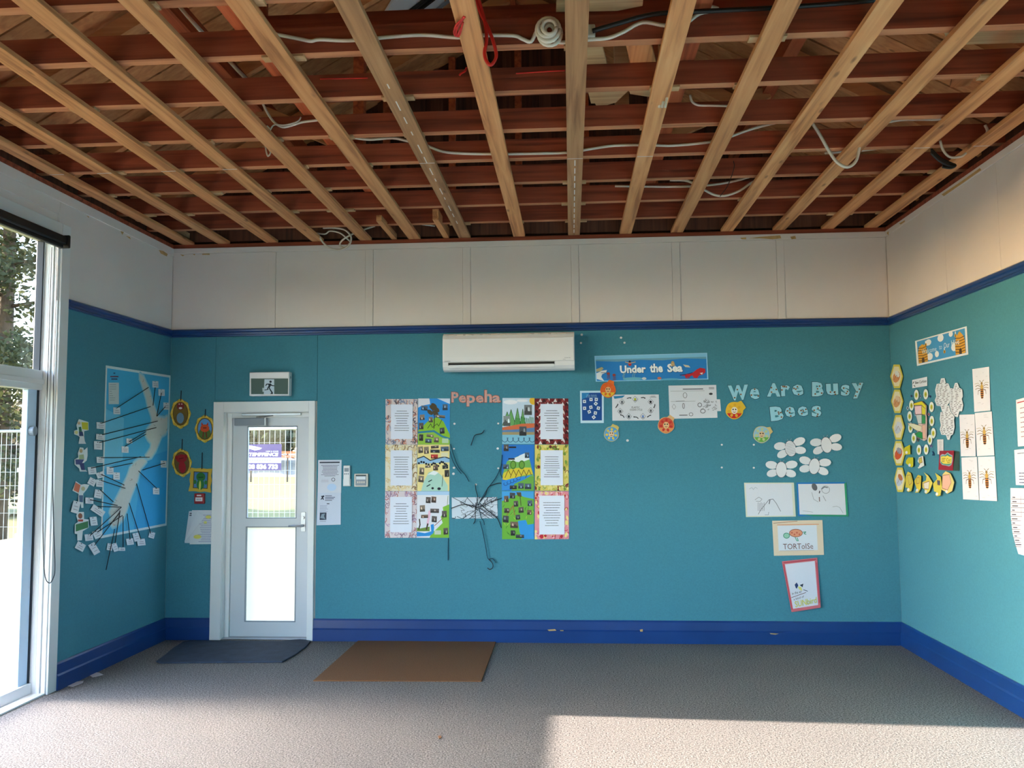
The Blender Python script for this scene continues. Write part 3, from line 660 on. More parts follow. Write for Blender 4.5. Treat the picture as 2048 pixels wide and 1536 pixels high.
    def photo(s, cx, cy, w, h, tone, rot=0., seed=0, part='photo'):
        """a small glued print, a piece of its own"""
        R = random.Random(seed*31+int(cx*97)+int(cy*57)); keep, s.ink = s.ink, {}
        def q(u, v): x, y = (u-.5)*w, (v-.5)*h; return cx+x*cos(rot)-y*sin(rot), cy+x*sin(rot)+y*cos(rot)
        s.poly([q(0, 0), q(1, 0), q(1, 1), q(0, 1)], tone, part)
        d = tuple(int(v*.6) for v in tone); l_ = tuple(min(255, int(v*1.5+30)) for v in tone)
        s.poly([q(0, .62), q(.35, .5), q(1, .66), q(1, 1), q(0, 1)], d, part)
        for i in range(2):
            u, v = R.uniform(.25, .75), R.uniform(.25, .6); s.poly([q(u-.12, v+.3), q(u-.1, v), q(u, v-.12), q(u+.1, v), q(u+.14, v+.32)], l_ if i else d, part)
        coloured(part, s.ink[part], s.root); s.ink = keep; return s
    def done(s):
        for k, v in s.ink.items():
            o = coloured(k, v, s.root)
            if k in STUFF: o['kind'] = 'stuff'
        s.ink = {}; return s.root
    def flush(s):
        s.done(); return s
def conv(ox, oy, k): return lambda *pts: [(ox+x*k, oy+y*k) for x, y in pts]
_nth = 0
def thread(pl, pts, label, m='wool', r=.0035, off=.009, group=None, name='wool_thread', cat='thread', sm=True):
    global _nth; _nth += 1; off += .0024*(_nth % 4); r_, u_, n_ = AX[pl]; P = []
    for i, q in enumerate(pts):
        a, b = wall2d(pl, *q); P.append(ORG[pl]+r_*a+u_*b+n_*(off+(.004 if 0 < i < len(pts)-1 else 0)))
    if sm: P = smooth_pts(P, 5)
    c = P[0].copy(); o = MB().tube([p-c for p in P], r, 5).build(name, M[m]); o.location = c; return tag(o, label, cat, group)

INK, GREY, PAPER = (40, 40, 52), (120, 120, 128), (226, 230, 246)
# ---- the two columns of framed verses and pictures around the cut-out word
G = 'posters around the pink cut-out word'
def verse(q, label, border, seed, n=9, inset=(.17, .12, .85, .88)):
    s = Sheet('verse_poster', 'B', q, border[0], label, 'poster', G); R = random.Random(seed)
    style = border[1]
    if style == 'koru':
        for i in range(84):
            e = R.randrange(4); t = R.random(); u, v = ((t, R.uniform(.02, .11)), (t, R.uniform(.89, .98)), (R.uniform(.02, .15), t), (R.uniform(.86, .98), t))[e]
            s.loop(u, v, R.uniform(.03, .08), R.uniform(.02, .05), R.uniform(.8, 1.8), R.choice(border[2]), 'border', R.uniform(0, 6), 7, 0, R.uniform(2, 4.6))
    elif style == 'tri':
        nx, ny = 9, 13
        for i in range(nx):
            for j in range(ny):
                u, v = i/nx, j/ny; a, b = 1/nx, 1/ny; c = border[2][(i+j*2) % len(border[2])]
                if inset[0] < u and u+a < inset[2] and inset[1] < v and v+b < inset[3]: continue
                s.poly([(u, v+b), (u+a/2, v), (u+a, v+b)], c, 'border')
                if (i+j) % 2: s.poly([(u+a/2, v), (u+a, v), (u+a, v+b*.7)], border[2][(i*3+j) % len(border[2])], 'border')
    elif style == 'swirl':
        for i in range(64):
            e = R.randrange(4); t = R.random(); u, v = ((t, R.uniform(.02, .10)), (t, R.uniform(.9, .97)), (R.uniform(.03, .14), t), (R.uniform(.87, .96), t))[e]
            c = R.choice(border[2]); s.oval(u, v, R.uniform(.03, .07), R.uniform(.02, .045), c, 'border', R.uniform(0, 3), 9)
            s.loop(u, v, .05, .03, 1.1, R.choice(border[2]), 'border', R.uniform(0, 6), 6, 0, 4)
    x0, y0, x1, y1 = inset; s.rect(x0, y0, x1, y1, PAPER, 'text_panel'); s.rows(x0+.08, x1-.08, y0+.12, y1-.16, n, INK, .9, seed=seed, fill=(.55, .95)); return s.done()
verse([(771.3, 798), (835.5, 798), (835, 889), (771.3, 889)], 'verse poster with salmon pink and grey koru border, top left of the pink word', ((222, 206, 206), 'koru', [(206, 120, 96), (214, 140, 116), (140, 150, 180), (90, 80, 96)]), 1)
verse([(771, 889.4), (834, 889.4), (834, 982), (770.5, 982)], 'verse poster with cream border and thin curls, middle of the left column', ((236, 226, 206), 'koru', [(150, 110, 70), (226, 200, 150), (236, 214, 160)]), 2)
verse([(770.5, 982.5), (834, 982.5), (833.5, 1075.5), (769.5, 1075.5)], 'verse poster with faint pink pencilled swirl border, bottom of the left column', ((226, 212, 218), 'koru', [(196, 130, 130), (190, 160, 190), (150, 120, 140)]), 3)
verse([(1069.6, 797), (1136.5, 797), (1137, 888.5), (1069.6, 888.5)], 'verse poster with maroon and white triangle border, top right of the pink word', ((110, 30, 36), 'tri', [(120, 24, 30), (230, 214, 214), (60, 14, 22), (160, 70, 70)]), 4, inset=(.17, .12, .84, .89))
verse([(1069.8, 889.4), (1137, 889.4), (1137.5, 981.5), (1069.8, 981.5)], 'verse poster with yellow, green and dark red scroll border, middle of the right column', ((226, 206, 110), 'swirl', [(208, 190, 80), (120, 150, 60), (120, 40, 40), (236, 222, 140)]), 5, 10, inset=(.17, .12, .83, .88))
verse([(1069.8, 982.5), (1137.5, 982.5), (1138, 1078), (1069.5, 1078.5)], 'verse poster with pink, red and yellow petal border, bottom of the right column', ((230, 150, 160), 'swirl', [(232, 140, 156), (200, 40, 56), (240, 220, 140), (244, 190, 200)]), 6, 10, inset=(.13, .09, .87, .90))
def scene_poster(q, label): return Sheet('picture_poster', 'B', q, (236, 236, 236), label, 'poster', G)
R_ = random.Random(11)
def tone(): return R_.choice([(96, 86, 84), (70, 72, 80), (120, 96, 84), (84, 100, 120), (140, 124, 110), (60, 60, 60)])
s = scene_poster([(836.5, 797), (900, 797), (899.5, 889), (836, 889)], 'picture poster of a dark tree on a green hill under blue sky')
s.rect(0, 0, 1, 1, (40, 140, 220)).poly([(0, 0), (.35, 0), (.38, .12), (.1, .16), (0, .2)], (226, 224, 236)).poly([(.6, 0), (1, 0), (1, .12), (.8, .06)], (210, 220, 240))
s.poly([(0, .7), (.3, .5), (.6, .4), (.8, .5), (1, .78), (1, .86), (0, .86)], (140, 190, 50)).poly([(0, .74), (.4, .7), (.7, .8), (1, .86), (1, 1), (0, 1)], (150, 196, 70)).line([(0, .74), (.3, .72), (.5, .71), (.75, .82), (1, .88)], 4, (50, 130, 160))
s.line([(.5, .65), (.52, .4), (.45, .25)], 1.6, (50, 40, 30)); [s.oval(u, v, .10, .05, (80, 66, 46), rot=.4) for u, v in ((.45, .2), (.58, .24), (.38, .30), (.55, .32), (.5, .16))]
s.line([(.3, .65), (.4, .55), (.45, .63), (.6, .55), (.65, .6), (.75, .46)], 1, (40, 60, 30))
for i, (u, v, a, b) in enumerate(((.2, .21, .2, .1), (.85, .19, .16, .13), (.13, .41, .15, .12), (.4, .46, .13, .12), (.7, .39, .3, .06), (.1, .6, .14, .14), (.76, .70, .15, .13), (.1, .85, .13, .14), (.38, .81, .22, .06), (.33, .92, .2, .09), (.58, .9, .15, .11))): s.photo(u, v, a, b, tone(), R_.uniform(-.1, .1), i)
s.rect(.76, .87, .96, .97, (190, 214, 180), 'text_panel'); s.done()
s = scene_poster([(835, 889.4), (899.3, 889.4), (898.8, 982), (834.5, 982)], 'picture poster of a pale mountain and dark wavy river, left column middle')
s.rect(0, 0, 1, 1, (240, 220, 150)).poly([(0, .3), (.2, .25), (.4, .34), (.6, .3), (.85, .26), (1, .3), (1, .38), (0, .42)], (150, 190, 226)).line([(0, .3), (.2, .25), (.4, .34), (.6, .3), (.85, .26), (1, .3)], 2, (30, 36, 50))
s.poly([(.12, 1), (.2, .8), (.35, .6), (.55, .56), (.75, .66), (.95, .88), (.95, 1)], (176, 214, 200)).poly([(.3, .66), (.5, .56), (.66, .6), (.55, .66), (.4, .64)], (236, 240, 244))
for a, b, c in ((.05, .40, .3), (.45, .43, .2), (.7, .40, .2)):
    for i in range(5): s.oval(a+c*i/4, b-.03*sin(i*1.2), .035, .025, (24, 28, 44), n=8)
s.oval(.48, .94, .04, .025, (20, 24, 40)); s.oval(.68, .95, .055, .03, (20, 24, 40)); s.line([(.3, .9), (.4, .86)], 2, (40, 60, 60)); s.line([(.35, .8), (.45, .76)], 2, (40, 60, 60)); s.line([(.8, .65), (.77, .9)], 1, (40, 70, 60))
for i, (u, v, a, b) in enumerate(((.1, .11, .15, .14), (.28, .12, .15, .15), (.54, .05, .24, .06), (.55, .14, .29, .07), (.85, .09, .25, .1), (.14, .57, .15, .15), (.33, .47, .17, .05), (.57, .5, .15, .11), (.87, .48, .18, .08), (.92, .62, .14, .15), (.12, .74, .17, .14))): s.photo(u, v, a, b, tone(), R_.uniform(-.08, .08), i)
s.photo(.53, .255, .22, .09, (190, 60, 50), 0, 77); s.rect(.74, .17, .95, .26, (230, 222, 190), 'text_panel'); s.done()
s = scene_poster([(834.3, 982.5), (898.8, 982.5), (898, 1071), (893, 1075.5), (833.5, 1075.5)][:2]+[(898, 1075.5), (833.5, 1075.5)], 'picture poster of a green coast and blue stream with photos, left column bottom')
s.rect(0, 0, 1, 1, (226, 226, 236)).rect(0, 0, 1, .08, (176, 206, 236)).poly([(1, .28), (.8, .34), (.82, .46), (.74, .55), (.8, .68), (.6, .82), (.45, .9), (.4, 1), (1, 1)], (130, 186, 60)).poly([(0, .78), (.1, .8), (.4, .76), (.4, .86), (0, .86)], (110, 140, 60))
s.poly([(0, .87), (.25, .9), (.45, .86), (.43, .72), (.52, .7), (.54, .78), (.52, .9), (.4, .96), (0, .97)], (40, 140, 214)).poly([(.36, .42), (.45, .4), (.36, .74), (.3, .7)], (236, 190, 214)).line([(.55, .74), (.82, .57)], 1.2, (150, 70, 70))
s.line([(.08, .6), (.1, .72), (.06, .82)], 2.4, (60, 44, 30)).line([(.34, .7), (.3, .82)], 3, (70, 50, 36)).line([(.96, .1), (.94, .3)], 1, (120, 150, 90))
for i, (u, v, a, b) in enumerate(((.35, .19, .15, .13), (.52, .18, .15, .13), (.17, .37, .16, .14), (.55, .42, .27, .09), (.85, .49, .15, .14), (.24, .54, .22, .07), (.54, .6, .16, .13), (.9, .86, .14, .14))): s.photo(u, v, a, b, tone(), R_.uniform(-.1, .1), i)
s.rect(.55, .84, .75, .93, (200, 210, 190), 'text_panel'); s.done()
s = scene_poster([(1005, 796), (1069, 796), (1069, 888), (1004.5, 888)], 'picture poster of pencilled green mountains with a sun in the corner')
s.rect(0, 0, 1, 1, (206, 222, 240)).oval(.98, .06, .14, .09, (240, 190, 60)).oval(.25, .09, .22, .05, (240, 240, 250)).oval(.62, .06, .18, .03, (240, 240, 250))
for a, b, c in ((.0, .30, .3), (.12, .25, .42), (.36, .22, .58), (.55, .24, .72)): s.poly([(a, .6), ((a+c)/2, b), (c, .6)], (110, 170, 100)); s.line([(a, .6), ((a+c)/2, b), (c, .6)], 1, (50, 90, 50))
for u in [.42+.03*i for i in range(19)]: s.line([(u, .58), (u+.01, .40+.05*((u*37) % 1))], 1, (50, 130, 60))
s.poly([(0, .64), (.3, .6), (.6, .56), (1, .55), (1, .64), (.5, .68), (0, .70)], (216, 110, 70)).poly([(0, .70), (.5, .68), (1, .64), (1, .74), (0, .78)], (90, 130, 180)).rect(0, .74, 1, .80, (170, 150, 110)).rect(0, .80, 1, 1, (130, 190, 216))
for i in range(6): s.loop(.08+.17*i, .86, .10, .10, 1, (40, 70, 110), a0=0, a1=pi, n=8)
for i, (u, v, a, b, t) in enumerate(((.8, .26, .24, .22, (120, 124, 128)), (.14, .5, .22, .22, (140, 150, 150)), (.64, .72, .22, .2, (80, 84, 92)))): s.photo(u, v, a, b, t, 0, i)
s.done()
s = scene_poster([(1004, 889.3), (1068.6, 889.3), (1067.5, 981), (1003.5, 981)], 'picture poster of a white peak above yellow carved patterns and blue water')
s.rect(0, 0, 1, 1, (40, 120, 206)).poly([(.0, .7), (.16, .36), (.3, .32), (.5, .25), (.55, .28), (.72, .2), (.85, .3), (.97, .62), (1, .7)], (120, 180, 90)).poly([(.2, .34), (.5, .26), (.56, .23), (.7, .19), (.84, .26), (.86, .32), (.7, .36), (.5, .38)], (232, 238, 246))
s.poly([(.05, .62), (.3, .52), (.6, .5), (.9, .5), (.97, .64), (.6, .68), (.2, .78), (.02, .76)], (224, 200, 60)).poly([(0, .80), (.3, .74), (.6, .70), (.95, .66), (.7, .76), (.4, .84), (.3, .97), (0, 1)], (50, 140, 220)).poly([(.9, .68), (1, .7), (1, 1), (.3, 1), (.4, .85), (.7, .76)], (110, 170, 70))
for u in (.35, .62): s.oval(u, .44, .10, .1, (110, 160, 60)); s.loop(u, .44, .08, .08, 1, (40, 80, 40))
for i in range(5): s.line([(.1+.16*i, .72), (.2+.16*i, .55), (.28+.16*i, .66)], 1.2, (110, 80, 30)); s.loop(.12+.1*i, .86-.03*i, .06, .03, 1, (20, 70, 140), n=6, a1=4)
for i, (u, v, a, b) in enumerate(((.13, .07, .15, .14), (.78, .23, .14, .12), (.13, .48, .18, .1), (.36, .93, .22, .08), (.6, .9, .17, .12), (.82, .91, .2, .12))): s.photo(u, v, a, b, tone(), 0, i)
s.rect(.22, .04, .44, .075, (40, 40, 50), 'text_panel').rect(.2, .295, .4, .33, (40, 40, 50), 'text_panel'); s.done()
s = scene_poster([(1003.8, 982.6), (1067.5, 982.6), (1068, 1078), (1004.2, 1078.5)], 'picture poster of a green valley full of photos beside a blue lake')
s.rect(0, 0, 1, 1, (110, 176, 60)).poly([(0, 0), (1, 0), (1, .16), (.7, .12), (.5, .06), (.2, .16), (0, .2)], (70, 160, 224)).poly([(.5, .62), (.75, .6), (.8, .7), (1, .68), (1, 1), (.62, 1), (.55, .84)], (50, 150, 220)).line([(.1, .55), (.35, .3), (.4, .5)], 2, (150, 120, 60)).poly([(.45, .02), (.6, .02), (.62, .12), (.5, .1)], (90, 76, 50)).line([(.57, .1), (.6, .3)], 1.3, (70, 56, 40))
for i in range(22): u, v = R_.random(), R_.uniform(.25, .9); s.line([(u, v), (u+R_.uniform(-.06, .06), v+.05)], 1, R_.choice([(60, 120, 40), (180, 200, 70), (70, 110, 60)]))
for i, (u, v, a, b) in enumerate(((.14, .16, .14, .13), (.33, .09, .17, .12), (.44, .26, .14, .12), (.88, .25, .15, .12), (.6, .39, .16, .12), (.86, .44, .14, .1), (.5, .54, .14, .1), (.12, .58, .18, .14), (.38, .70, .24, .13), (.34, .87, .14, .11), (.56, .94, .26, .07), (.15, .40, .16, .1))): s.photo(u, v, a, b, tone(), R_.uniform(-.1, .1), i)
s.done()
# the cut-out word
k = conv(890, 760, .2539)
wc = on(952, 800, 1, 0); word = empty('cut_out_word', (wc.x, 0, wc.z)); tag(word, 'pink patterned cut-out word reading Pepeha between the poster columns', 'lettering')
for ch, a, b, c, d in (('P', 52, 96, 106, 176), ('e', 110, 122, 166, 178), ('p', 172, 122, 238, 207), ('e', 244, 122, 304, 178), ('h', 312, 80, 370, 176), ('a', 374, 122, 438, 177)):
    (x0, y0), (x1, y1) = k((a, b), (c, d)); v, f = text_shape(ch, .03); polys = []
    for g, z, cc in ((2.2, .003, (140, 72, 64)), (.3, .0036, (214, 158, 148))):
        for t_ in f:
            Q = [wall2d('B', x0-g/2+(x1-x0+g)*v[i][0], y0-g/2+(y1-y0+g)*v[i][1]) for i in t_]
            if area2(Q) < 0: Q.reverse()
            polys.append(([(p-wc.x, -z, q-wc.z) for p, q in Q], cc))
            if g > 1: n_ = len(Q); polys += [([(Q[i][0]-wc.x, 0, Q[i][1]-wc.z), (Q[(i+1) % n_][0]-wc.x, 0, Q[(i+1) % n_][1]-wc.z), (Q[(i+1) % n_][0]-wc.x, -z, Q[(i+1) % n_][1]-wc.z), (Q[i][0]-wc.x, -z, Q[i][1]-wc.z)], cc) for i in range(n_)]
    for i in range(5):
        t_ = R_.choice(f); px = x0+(x1-x0)*sum(v[i_][0] for i_ in t_)/len(t_); py = y0+(y1-y0)*sum(v[i_][1] for i_ in t_)/len(t_)
        Q = [wall2d('B', px+.9*cos(q*pi/3), py-.9*sin(q*pi/3)) for q in range(6)]; polys.append(([(p-wc.x, -.004, q-wc.z) for p, q in Q], R_.choice([(150, 172, 182), (160, 90, 84)])))
    coloured('letter', polys, word)
# the pencilled map under it
s = Sheet('map_drawing', 'B', [(903.5, 995), (994.5, 994), (995.5, 1036.5), (904, 1037.5)], (206, 216, 230), 'wide black and white street map sheet under the wool threads', 'map')
for i in range(30):
    u, v = R_.random(), R_.random(); pts = [(u, v)]
    for j in range(5): u = min(1, max(0, u+R_.uniform(-.02, .14)*R_.choice((-1, 1, 1)))); v = min(1, max(0, v+R_.uniform(-.18, .18))); pts.append((u, v))
    s.line(pts, R_.choice((.7, .9, 1.2)), R_.choice([(70, 76, 90), (110, 116, 130), (60, 62, 74)]))
for i in range(10): s.line([(R_.random(), R_.choice((0, 1))), (.55+R_.uniform(-.1, .1), .5)], 1.1, (60, 64, 76))
s.done()
TG = 'dark wool threads around the pink cut-out word'
for pts, lab, m_ in (([(310, 395), (290, 420), (238, 435), (220, 475), (205, 515)], 'short bent thread on the bare wall under the pink word', 'wool'),
    ([(45, 505), (70, 590), (110, 690), (160, 745), (190, 800)], 'thread running from the left posters down to the street map', 'wool_teal'), ([(40, 560), (65, 640), (100, 700), (130, 738)], 'second thread beside the one from the left posters', 'wool_teal'),
    ([(450, 590), (440, 680), (400, 770), (340, 850), (290, 930), (265, 980)], 'thread running from the white peak poster to the street map', 'wool_teal'), ([(445, 812), (410, 815), (345, 842), (320, 900), (275, 960)], 'thread curving from the peak poster edge to the street map', 'wool'),
    ([(240, 820), (246, 870), (260, 930), (240, 1010), (240, 1100), (225, 1132)], 'thread hanging straight through the middle of the street map', 'wool'), ([(450, 930), (360, 960), (270, 1000), (150, 980), (50, 1010)], 'thread stretched flat across the street map', 'wool'),
    ([(275, 970), (340, 1030), (410, 1085), (445, 1165)], 'thread leaving the street map toward the valley poster', 'wool'), ([(270, 1010), (285, 1080), (305, 1110), (310, 1140)], 'thread dangling below the street map', 'wool_teal'),
    ([(275, 1110), (300, 1200), (325, 1330), (340, 1405), (375, 1405), (405, 1440)], 'long thread trailing far below the street map', 'wool_teal'), ([(340, 1405), (375, 1440), (378, 1475), (355, 1490), (335, 1478)], 'curled loose end of thread low on the wall', 'wool'),
    ([(27, 1245), (24, 1420)], 'straight thread hanging below the left poster column', 'wool_teal'), ([(450, 660), (435, 720), (450, 770)], 'short thread hooked on the peak poster edge', 'wool_teal')):
    thread('B', k(*pts), lab, m_, .0034, .008, TG)

# ---- sea-life corner of the back wall
k = conv(1140, 690, .15625)
s = Sheet('banner', 'B', k((312, 140), (1755, 100), (1770, 440), (330, 470)), (150, 206, 240), 'blue banner reading Under the Sea with a red octopus', 'banner')
s.rect(.01, .03, .99, .97, (40, 130, 206), 'backdrop').rect(.01, .03, .99, .15, (130, 196, 232), 'backdrop').poly([(.01, .15), (.99, .15), (.99, .23), (.8, .19), (.6, .24), (.4, .2), (.2, .25), (.01, .2)], (110, 160, 190), 'backdrop')
for t, x0, x1, y0 in (('Under', .22, .45, .40), ('the', .485, .60, .36), ('Sea', .64, .775, .38)): s.text(t, x0+.003, y0+.02, x1+.003, .72, (30, 70, 120), bold=.05); s.text(t, x0, y0, x1, .70, (244, 246, 250), bold=.04)
s.poly([(.01, .52), (.06, .44), (.075, .5), (.05, .6), (.01, .62)], (190, 180, 140), 'turtle').poly([(.01, .68), (.06, .58), (.105, .56), (.095, .66), (.06, .72), (.05, .82), (.075, .98), (.01, .9)], (226, 230, 236), 'shark').line([(.05, .66), (.10, .67)], 1, (90, 100, 120), 'shark')
for u, v in ((.115, .7), (.165, .76)): s.oval(u, v, .014, .05, (160, 60, 50), 'jellyfish'); [s.line([(u+d, v), (u+d*1.5, v+.2)], .8, (140, 70, 80), 'jellyfish') for d in (-.008, 0, .008)]; s.flush()
s.oval(.31, .36, .014, .07, (200, 50, 50), 'diver').line([(.27, .27), (.31, .32), (.36, .28)], 1.6, (200, 170, 140), 'diver').oval(.31, .26, .01, .04, (70, 40, 30), 'diver')
s.oval(.69, .38, .016, .10, (200, 160, 110), 'diver').line([(.67, .46), (.69, .36), (.71, .46)], 1.4, (210, 180, 140), 'diver').poly([(.78, .42), (.83, .46), (.845, .54), (.80, .52)], (210, 200, 180), 'fish')
for u in (.25, .26, .335, .35): s.line([(u, .95), (u-.008, .8), (u+.006, .68)], 1.2, (120, 170, 190), 'seaweed')
s.oval(.33, .92, .09, .06, (110, 180, 206), 'seabed').oval(.43, .92, .02, .05, (210, 214, 220), 'shell').oval(.565, .92, .018, .05, (220, 120, 90), 'fish').oval(.66, .97, .09, .04, (90, 170, 210), 'seabed')
s.poly([(.90, .62), (.93, .56), (.975, .6), (.975, .74), (.95, .82), (.92, .84), (.90, .95), (.87, .93), (.86, .84), (.80, .92), (.79, .84), (.76, .86), (.80, .78), (.87, .72)], (196, 40, 52), 'octopus').line([(.75, .82), (.80, .80), (.86, .74)], 1.6, (40, 50, 110), 'octopus').poly([(.925, .76), (.955, .74), (.945, .82)], (240, 230, 230), 'octopus').loop(.815, .87, .018, .07, 1.3, (196, 40, 52), 'octopus')
s.done()
s = Sheet('ocean_poster', 'B', k((128, 588), (432, 585), (432, 998), (135, 1000)), (200, 226, 244), 'small navy poster with scattered white picture squares beside the orange paper fish', 'poster')
s.rect(.07, .06, .92, .92, (16, 74, 150), 'backdrop').poly([(.07, .06), (.4, .06), (.3, .2), (.07, .26)], (40, 130, 190), 'backdrop')
s.text('What Animals', .26, .115, .70, .155, (170, 210, 240), bold=.0).text('in the Ocean?', .26, .165, .71, .205, (170, 210, 240), bold=.0)
for u, v, r in ((.18, .33, 0), (.46, .27, 0), (.68, .27, .05), (.66, .4, .7), (.18, .54, 0), (.45, .51, -.2), (.77, .54, .2), (.38, .65, -.4), (.64, .69, .15), (.57, .82, -.6)):
    q = [(u+x*cos(r)-y*sin(r), v+(x*sin(r)+y*cos(r))*.74) for x, y in ((-.065, -.065), (.065, -.065), (.065, .065), (-.065, .065))]; s.poly(q, (226, 232, 244), 'picture_square'); s.oval(u, v, .03, .02, (70, 70, 80), 'picture_square', r, 7).flush()
s.done()
k2 = conv(1220, 760, .1123)
s = Sheet('cycle_chart', 'B', k2((35, 262), (868, 258), (880, 720), (42, 725)), (222, 222, 232), 'white chart reading Plastic Ocean Cycle with a ring of small pictures', 'chart', tilt=.01)
s.poly([(.03, .06), (.28, .03), (.22, .12), (.05, .16)], (40, 130, 180), 'logo').text('PLASTIC', .415, .46, .585, .53, (70, 70, 84), bold=.0).text('OCEAN CYCLE', .375, .55, .64, .62, (70, 70, 84), bold=.0).rows(.80, .95, .05, .12, 2, GREY, .8, seed=3)
for u, v, c in ((.21, .28, (120, 120, 130)), (.49, .18, (190, 190, 40)), (.82, .28, (40, 40, 46)), (.82, .62, (110, 110, 120)), (.65, .84, (120, 150, 210)), (.35, .84, (50, 60, 70)), (.17, .64, (80, 80, 90))):
    s.loop(u, v, .06, .12, .7, (150, 150, 160), 'picture_cell', n=4, rot=0); s.oval(u, v, .026, .05, c, 'picture', n=8); s.line([(u-.03, v+.06), (u+.03, v+.06)], .9, (80, 80, 90), 'picture')
for a, b in (((.32, .15), (.40, .13)), ((.62, .12), (.70, .14)), ((.91, .38), (.89, .50)), ((.82, .80), (.75, .86)), ((.55, .92), (.46, .86)), ((.25, .88), (.18, .78)), ((.075, .5), (.12, .38))):
    m_ = ((a[0]+b[0])/2+.01, (a[1]+b[1])/2-.02); s.line([a, m_, b], 1.6, (40, 40, 50), 'arrow'); s.oval(b[0], b[1], .013, .03, (40, 40, 50), 'arrow', n=5)
s.done()
s = Sheet('ocean_sketch_sheet', 'B', k2((1040, 100), (1890, 88), (1912, 672), (1060, 692)), (222, 223, 234), 'white pencil worksheet with a notched paper tab on its right edge', 'worksheet', tilt=.008)
s.poly([(.98, .44), (1.07, .44), (1.08, .80), (.99, .80)], (222, 223, 234), 'paper_tab').rows(.3, .72, .08, .15, 1, (70, 70, 80), 1.6, seed=5, fill=(.98, 1)).rows(.84, .96, .06, .13, 2, (90, 90, 100), 1, seed=6).rows(.14, .33, .45, .5, 1, (80, 80, 90), 1.2, seed=7, fill=(.9, 1)).rows(.2, .38, .88, .92, 1, (60, 60, 70), 1.4, seed=8, fill=(.9, 1))
s.line([(.04, .17), (.75, .17)], .7, (160, 160, 170)).line([(.04, .48), (.55, .48)], .7, (160, 160, 170)).oval(.88, .27, .04, .035, (60, 60, 70)).loop(.34, .3, .04, .08, .9, (110, 110, 120)).loop(.64, .6, .04, .06, 1.2, (100, 100, 110)).loop(.70, .79, .05, .06, 1.2, (100, 100, 110)).loop(.45, .88, .04, .05, 1, (110, 110, 120)).loop(.1, .64, .04, .08, .7, (150, 150, 160), n=4).loop(.3, .62, .02, .08, 1, (110, 110, 120))
for i in range(24): u, v = R_.uniform(.68, 1.0), R_.uniform(.42, .75); s.loop(u, v, R_.uniform(.01, .03), R_.uniform(.02, .04), .8, (120, 120, 130), n=5, a1=R_.uniform(2, 5))
s.done()
# round paper fish
def paper_fish(cx, cy, r, cols, tail, label, face=True):
    pts = []
    for i in range(26):
        a = 2*pi*i/26; d = (a-tail+pi) % (2*pi)-pi
        q = r*(1+.02*sin(5*a)); 
        if abs(d) < .13: q = r*1.30
        elif abs(d) < .38: q = r*1.36
        pts.append((cx+q*cos(a), cy+q*sin(a)))
    s = Sheet('paper_fish', 'B', pts, cols[0], label, 'paper fish', 'round paper fish on the back wall', off=.007, unit=False)
    s.poly([(cx+r*.94*cos(a), cy+r*.94*sin(a)) for a in [2*pi*i/20 for i in range(20)]], cols[1], 'painted_scales')
    s.poly([(cx+r*.9*cos(a), cy+r*.9*sin(a)) for a in [.35+(pi-.7)*i/10 for i in range(11)]], cols[2], 'painted_scales')
    for i in range(7):
        a = 2*pi*i/7+.3; s.oval(cx+r*.62*cos(a), cy+r*.62*sin(a), r*.2, r*.16, cols[3], 'painted_scales', a, 8)
    if face:
        s.oval(cx, cy, r*.36, r*.40, cols[4], 'face'); [s.oval(cx+d*r, cy-r*.12, r*.09, r*.09, (50, 40, 40), 'face', n=7) for d in (-.15, .15)]; s.line([(cx-r*.14, cy+r*.16), (cx, cy+r*.22), (cx+r*.14, cy+r*.16)], 1, (120, 40, 40), 'face')
    s.done()
paper_fish(1216, 780, 15.5, [(226, 110, 40), (224, 96, 34), (226, 190, 60), (226, 104, 40), (232, 180, 130)], -1.2, 'orange and yellow round paper fish under the left end of the sea banner')
paper_fish(1222.8, 868, 15, [(214, 190, 110), (90, 160, 214), (70, 150, 214), (226, 196, 70), (224, 196, 160)], -1.1, 'blue and yellow round paper fish below the navy poster')
paper_fish(1332, 850.5, 16.5, [(226, 180, 130), (214, 90, 60), (226, 150, 90), (206, 50, 46), (232, 190, 140)], -.95, 'red and tan round paper fish below the plastic cycle chart')
paper_fish(1468.5, 821, 17.5, [(232, 190, 60), (236, 186, 50), (206, 40, 36), (226, 170, 50), (236, 226, 214)], -.6, 'yellow and red round paper fish under the letter W')
paper_fish(1523, 869, 17, [(214, 190, 130), (150, 190, 214), (110, 170, 70), (190, 200, 150), (222, 190, 150)], -.5, 'pale blue and green round paper fish above the white paper bees')
